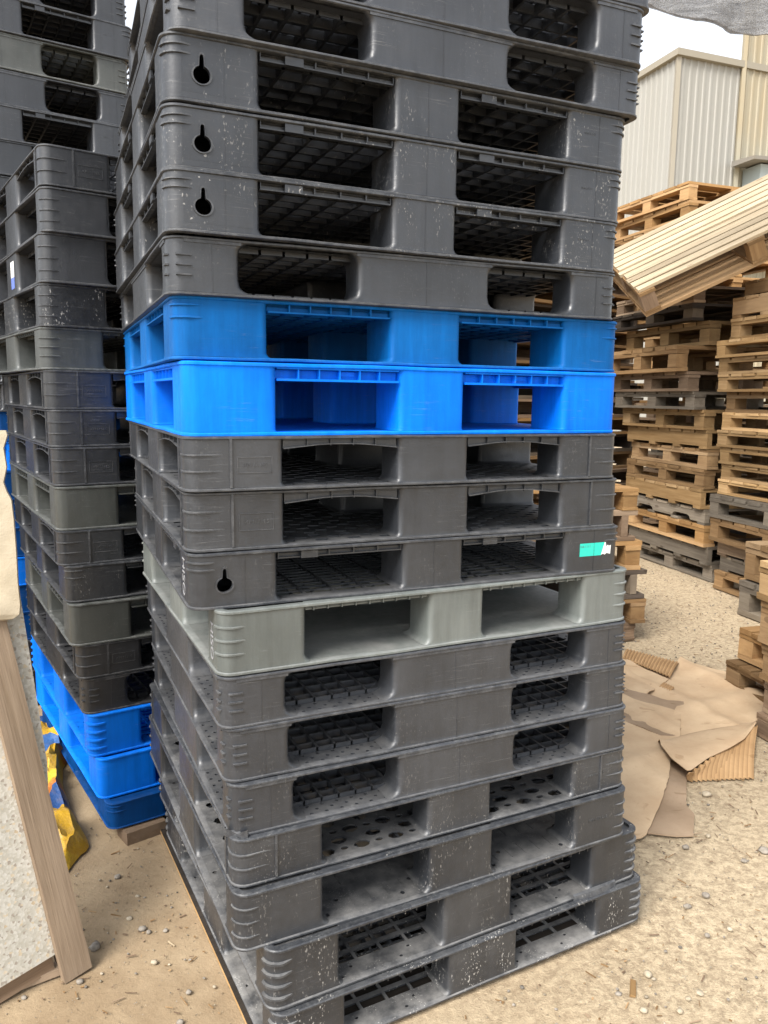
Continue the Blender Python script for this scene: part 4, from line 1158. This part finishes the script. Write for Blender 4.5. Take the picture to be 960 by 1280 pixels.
# ------------------------------------------------------------------ crumpled sack
def sack():
    t = NT('printed_sack'); v = t.coord()
    vo = t.n('ShaderNodeTexVoronoi', feature='F1'); t.put(vo.inputs['Vector'], t.add(v, t.scale(t.n('ShaderNodeTexNoise').outputs['Color'], (.02, .02, .02)))); vo.inputs['Scale'].default_value = 7.5
    sep = t.n('ShaderNodeSeparateColor'); t.put(sep.inputs[0], vo.outputs['Color'])
    rp = t.n('ShaderNodeValToRGB'); rp.color_ramp.interpolation = 'CONSTANT'; t.put(rp.inputs[0], sep.outputs[0])
    cr_ = rp.color_ramp; cr_.elements[0].position = 0; cr_.elements[0].color = c4(.50, .29, .02); cr_.elements[1].position = .40; cr_.elements[1].color = c4(.03, .08, .22)
    for p, c in ((.50, (.50, .17, .03)), (.80, (.55, .35, .03)), (.90, (.04, .11, .28))): e = cr_.elements.new(p); e.color = c4(*c)
    n = t.noise(v, 30, 5, .6)
    return t.done(t.bsdf(t.mix(t.ramp(n, .5, .75, 0, .3), rp.outputs[0], c4(.30, .22, .12)), .38, t.bump(n, .7, .01), .45))
sk = MB()
NU, NV = 13, 34
srows_t, srows_b = [], []
for j in range(NV+1):
    f = j/NV; px = 52+32*f+6*math.sin(f*7); py = 898+195*f
    c = ground(px, py)
    hw = (.115+.03*math.sin(f*9+1))*min(1, .35+4*f, .35+4*(1-f))
    for i in range(NU+1):
        u = i/NU*2-1
        x = c.x-.05+u*hw+.012*mnoise.noise(Vector((u*3, f*14, 2))); y = c.y+.02*mnoise.noise(Vector((u*4, f*12, 8)))
        rg = 1-abs(2*mnoise.noise(Vector((x*9, y*7, 1.5)))); r2 = 1-abs(2*mnoise.noise(Vector((x*22, y*18, 4.5))))
        e = min(1, 3.2*(1-abs(u)))*min(1, 6*f+.1, 6*(1-f)+.1)
        z = .004+e*(.035+.050*max(0, rg)+.018*r2)
        srows_t.append(Vector((x, y, z))); srows_b.append(Vector((x, y, .001)))
n1 = NU+1; N = len(srows_t); fs = []
for j in range(NV):
    for i in range(NU): a = j*n1+i; fs += [(a, a+n1, a+n1+1, a+1), (N+a, N+a+1, N+a+n1+1, N+a+n1)]
for i in range(NU): a = NV*n1+i; fs += [(a, N+a, N+a+1, a+1), (i, i+1, N+i+1, N+i)]
for j in range(NV): a = j*n1; fs.append((a, N+a, N+a+n1, a+n1)); a += NU; fs.append((a, a+n1, N+a+n1, N+a))
sk.idx(srows_t+srows_b, fs)
o = sk.build('crumpled_sack', sack(), None, 38)
tag(o, 'crumpled yellow, orange and blue plastic sack on the dirt behind the batten', 'sack')
sm = text_mesh('2 11', .028, .0004); sm.materials.clear(); sm.materials.append(white_m)
so = bpy.data.objects.new('print', sm); COL.objects.link(so); so.parent = o
pz = ground(57, 962); so.location = (pz.x-.01, pz.y-.06, .088); so.rotation_euler = (R(55), 0, R(10))

# ------------------------------------------------------------------ metal building
def metal_mat(name, a, rust):
    t = NT(name); v = t.coord()
    n1 = t.noise(t.scale(v, (1, 1, .15)), 1.2, 5, .6); n2 = t.noise(v, .35, 4)
    col = t.mix(t.ramp(n1, .4, .75, 0, .25), c4(*a), c4(a[0]*.78, a[1]*.74, a[2]*.64))
    if rust: col = t.mix(t.ramp(t.math('ADD', n1, t.math('MULTIPLY', n2, .5)), .62, .95, 0, rust), col, c4(.34, .22, .075))
    return t.done(t.bsdf(col, .55, t.bump(n1, .05, .02), .4))
met_a, met_b = metal_mat('cream_sheet_metal', (.285, .278, .25), 0), metal_mat('stained_sheet_metal', (.30, .28, .215), .45)
trim_m = metal_mat('trim_metal', (.26, .235, .185), 0)
def corrugated(p0, p1, z0, z1, outward, pitch, depth):
    """ribbed wall from p0 to p1 as real folded sheet"""
    d = (p1-p0); L_ = d.length; d = d/L_; n = Vector((d.y, -d.x, 0))
    if n.dot(outward) < 0: n = -n
    mb = MB(); pr = []
    k = 0.0
    while k < L_:
        for (u, o_) in ((0, 0), (.58*pitch, 0), (.68*pitch, depth), (.90*pitch, depth), (1.0*pitch, 0)):
            if k+u <= L_: pr.append((k+u, o_))
        k += pitch
    pts = [p0+d*u+n*o_ for u, o_ in pr]
    back = [p0+d*u-n*.05 for u, o_ in pr]
    rings = []
    for z in (z0, z1): rings.append([Vector((q.x, q.y, z)) for q in pts]+[Vector((q.x, q.y, z)) for q in reversed(back)])
    mb.loft(rings, 0, True); return mb
YB = 24.0
cA = aty(849, 64, YB); eR = Vector((2.72, 1, 0)).normalized(); eL = Vector((-.34, 1, 0)).normalized()
pc_ = Vector((cA.x, cA.y, 0)); pr_ = pc_+eR*6.0; pl_ = pc_+eL*9.0
tocam = Vector((-cA.x, -cA.y, 0))
bld = empty('metal_building', tuple(pc_)); binv = Matrix.Translation(-pc_)
def addp(mb, name, mat, par, inv, sm=None):
    mb.v = [tuple(inv @ Vector(p)) for p in mb.v]; return mb.build(name, mat, par, sm)
addp(corrugated(pc_, pr_, 0, cA.z-.15, tocam, .25, .032), 'wall', met_a, bld, binv)
addp(corrugated(pc_, pl_, 0, cA.z-.15, tocam, .25, .032), 'wall', met_a, bld, binv)
mb = MB(); mb.box(-.07, .06, -.07, .06, 0, cA.z-.16, 0, Matrix.Translation(pc_)); addp(mb, 'corner_trim', trim_m, bld, binv)
mb = MB()
quad = [pc_-eR*.15-eL*.15, pr_-eL*.15, pr_+eL*9.2, pl_-eR*.15]
ringb = [[Vector((q.x, q.y, z)) for q in quad] for z in (cA.z-.148, cA.z+.03)]
mb.loft(ringb, 0, True); addp(mb, 'roof', trim_m, bld, binv)
tag(bld, 'cream ribbed metal building with a flat trimmed roof edge', 'building')
tq = 0.0
while True:      # where the taller building meets the first one's face
    q_ = pc_+eR*tq
    if (q_.x/(q_.y*cp+CAM_H*0)) > 0 and 480+F_PX*(q_.x*1.0)/(q_.y*cp-(8.5-CAM_H)*sp) > 911: break
    tq += .02
pb0 = pc_+eR*tq-eL*.06; pb1 = pb0+eR*14; zt2 = aty(912, -60, pb0.y).z
eD = Vector((pb0.x, pb0.y, 0)).normalized()+eR*.02
bl2 = empty('stained_metal_building', tuple(pb0)); b2inv = Matrix.Translation(-pb0)
addp(corrugated(pb0, pb1, 0, zt2-.1, tocam, .25, .032), 'wall', met_b, bl2, b2inv)
addp(corrugated(pb0+eD*.06, pb0+eD*8, 0, zt2-.1, -eR, .25, .03), 'wall', met_b, bl2, b2inv)
mb = MB(); mb.box(-.02, .10, -.08, .06, 0, zt2-.12, 0, Matrix.Translation(pb0)); addp(mb, 'corner_trim', met_b, bl2, b2inv)
mb = MB(); quad = [pb0-eL*.2, pb1-eL*.2, pb1+eD*8, pb0+eD*8]
mb.loft([[Vector((q.x, q.y, z)) for q in quad] for z in (zt2-.098, zt2+.1)], 0, True); addp(mb, 'roof', trim_m, bl2, b2inv)
# canopy and pale vent box on that wall
a0 = aty(914, 209, pb0.y-.15); a1 = a0+eR
mb = MB()
f0 = a0; f1 = a1
dirc = Vector((f1.x-f0.x, f1.y-f0.y, 0)); out_ = -eL*.9
mb.loft([[p, p+out_, p+out_+Vector((0, 0, .10)), p+Vector((0, 0, .16))] for p in (Vector((f0.x, f0.y, f0.z)), Vector((f0.x+eR.x*3.4, f0.y+eR.y*3.4, f0.z+.15)))], 0, True)
addp(mb, 'canopy', metal_mat('canopy_metal', (.20, .185, .16), .1), bl2, b2inv)
mb = MB(); v0 = aty(927, 236, pb0.y+.05)
mb.loft([[Vector((v0.x, v0.y, z))+q for q in (Vector((0, 0, 0)), eR*2.2, eR*2.2-eL*.7, -eL*.7)] for z in (v0.z-2.2, a0.z-.02)], 0, True)
addp(mb, 'vent_box', metal_mat('pale_blue_metal', (.30, .34, .335), .1), bl2, b2inv)
tag(bl2, 'taller rust-stained cream ribbed building with a small grey canopy', 'building')

# ------------------------------------------------------------------ shade net overhead
tn_ = NT('shade_net'); v = tn_.coord()
wv_ = tn_.n('ShaderNodeTexWave', wave_type='BANDS', bands_direction='Z'); tn_.put(wv_.inputs['Vector'], v); wv_.inputs['Scale'].default_value = 60; wv_.inputs['Distortion'].default_value = 2.0
nn = tn_.noise(v, 190, 3, .8); nb_ = tn_.noise(tn_.scale(v, (1, 1, 4)), 5, 5, .7, .8)
col = tn_.mix(tn_.ramp(nb_, .35, .7), c4(.24, .24, .245), c4(.50, .50, .50))
col = tn_.mix(tn_.ramp(nn, .50, .64, 0, .5), col, c4(.10, .10, .10))
b_ = tn_.bsdf(col, .6, tn_.bump(nb_, .6, .03), .3)
tl = tn_.n('ShaderNodeBsdfTranslucent'); tn_.put(tl.inputs[0], col)
mx = tn_.n('ShaderNodeMixShader'); mx.inputs[0].default_value = .45; tn_.put(mx.inputs[1], b_); tn_.put(mx.inputs[2], tl.outputs[0])
tp = tn_.n('ShaderNodeBsdfTransparent'); mx2 = tn_.n('ShaderNodeMixShader'); tn_.put(mx2.inputs[0], tn_.math('MULTIPLY', tn_.ramp(nn, .42, .52), .58)); tn_.put(mx2.inputs[1], mx.outputs[0]); tn_.put(mx2.inputs[2], tp.outputs[0])
net_m = tn_.done(mx2.outputs[0])
mb = MB(); rows = []
edge = [(740, 2), (780, 14), (808, 24), (858, 38), (880, 44), (905, 53), (935, 58), (965, 58), (1020, 48), (1080, 40)]
YN = 4.6
ep = []
for (a, b) in zip(edge[:-1], edge[1:]):
    for k in range(6): f = k/6; ep.append((a[0]+(b[0]-a[0])*f, a[1]+(b[1]-a[1])*f))
for k, (px, py) in enumerate(ep):
    e = aty(px, py, YN); row = []
    for s in range(25):
        q = s/24; a = -math.pi/2+math.pi*1.0*(q-.35)
        # front sheet falls from above, rolls under at the hem and goes back up
        if q < .62: yy_ = -.16*math.sin(q/.62*math.pi*.5); zz_ = 1.5*(1-q/.62)
        else: f = (q-.62)/.38; yy_ = -.16+.42*f; zz_ = .55*f*f
        wob = .045*mnoise.noise(Vector((k*.10, q*7, 1)))+.015*mnoise.noise(Vector((k*.5, q*20, 4)))
        row.append(Vector((e.x, e.y+yy_+wob, e.z+zz_+wob*.5*min(1, zz_*6))))
    rows.append(row)
n = len(rows[0])
base = 0; fs = []; vsn = [p for r in rows for p in r]; 
for a in range(len(rows)-1):
    for k in range(n-1): fs.append((a*n+k, a*n+k+1, (a+1)*n+k+1, (a+1)*n+k))
mb.idx(vsn, fs)
o = mb.build('shade_net', net_m, None, 60)
md = o.modifiers.new('thickness', 'SOLIDIFY'); md.thickness = .004
tag(o, 'bundled pale grey shade net hanging overhead above the building', 'shade net')

# ------------------------------------------------------------------ light
SUN_EL, SUN_AZ = 48., 216.   # azimuth measured clockwise from +Y, where the light comes from
w = bpy.data.worlds.new('World'); scene.world = w; w.use_nodes = True
nt = w.node_tree; nt.nodes.clear()
sky = nt.nodes.new('ShaderNodeTexSky'); sky.sky_type = 'NISHITA'; sky.sun_disc = False
sky.sun_elevation = R(SUN_EL); sky.sun_rotation = R(SUN_AZ); sky.dust_density = 1.6; sky.air_density = 1.0; sky.altitude = 0
hs = nt.nodes.new('ShaderNodeHueSaturation'); hs.inputs['Saturation'].default_value = .25; hs.inputs['Value'].default_value = 1.0
bg = nt.nodes.new('ShaderNodeBackground'); bg.inputs['Strength'].default_value = .13
ow = nt.nodes.new('ShaderNodeOutputWorld')
nt.links.new(sky.outputs[0], hs.inputs['Color']); nt.links.new(hs.outputs[0], bg.inputs[0]); nt.links.new(bg.outputs[0], ow.inputs[0])
sd = bpy.data.lights.new('sun', 'SUN'); sd.energy = 1.9; sd.angle = R(28); sd.color = (1., .955, .90)
so_ = bpy.data.objects.new('sun', sd); COL.objects.link(so_)
dirv = Vector((math.sin(R(SUN_AZ))*math.cos(R(SUN_EL)), math.cos(R(SUN_AZ))*math.cos(R(SUN_EL)), math.sin(R(SUN_EL))))
so_.rotation_euler = dirv.to_track_quat('Z', 'Y').to_euler()
vs_ = scene.view_settings; vs_.view_transform = 'Standard'; vs_.look = 'None'; vs_.gamma = 1; vs_.use_curve_mapping = False
vs_.exposure = 1.56
scene.render.engine = 'CYCLES'
scene.cycles.max_bounces = 8; scene.cycles.transparent_max_bounces = 8
scene.cycles.use_denoising = True

for o_ in bpy.data.objects:
    if 'label' in o_ and len(o_['label'].split()) > 16: print('LONG', len(o_['label'].split()), o_['label'])
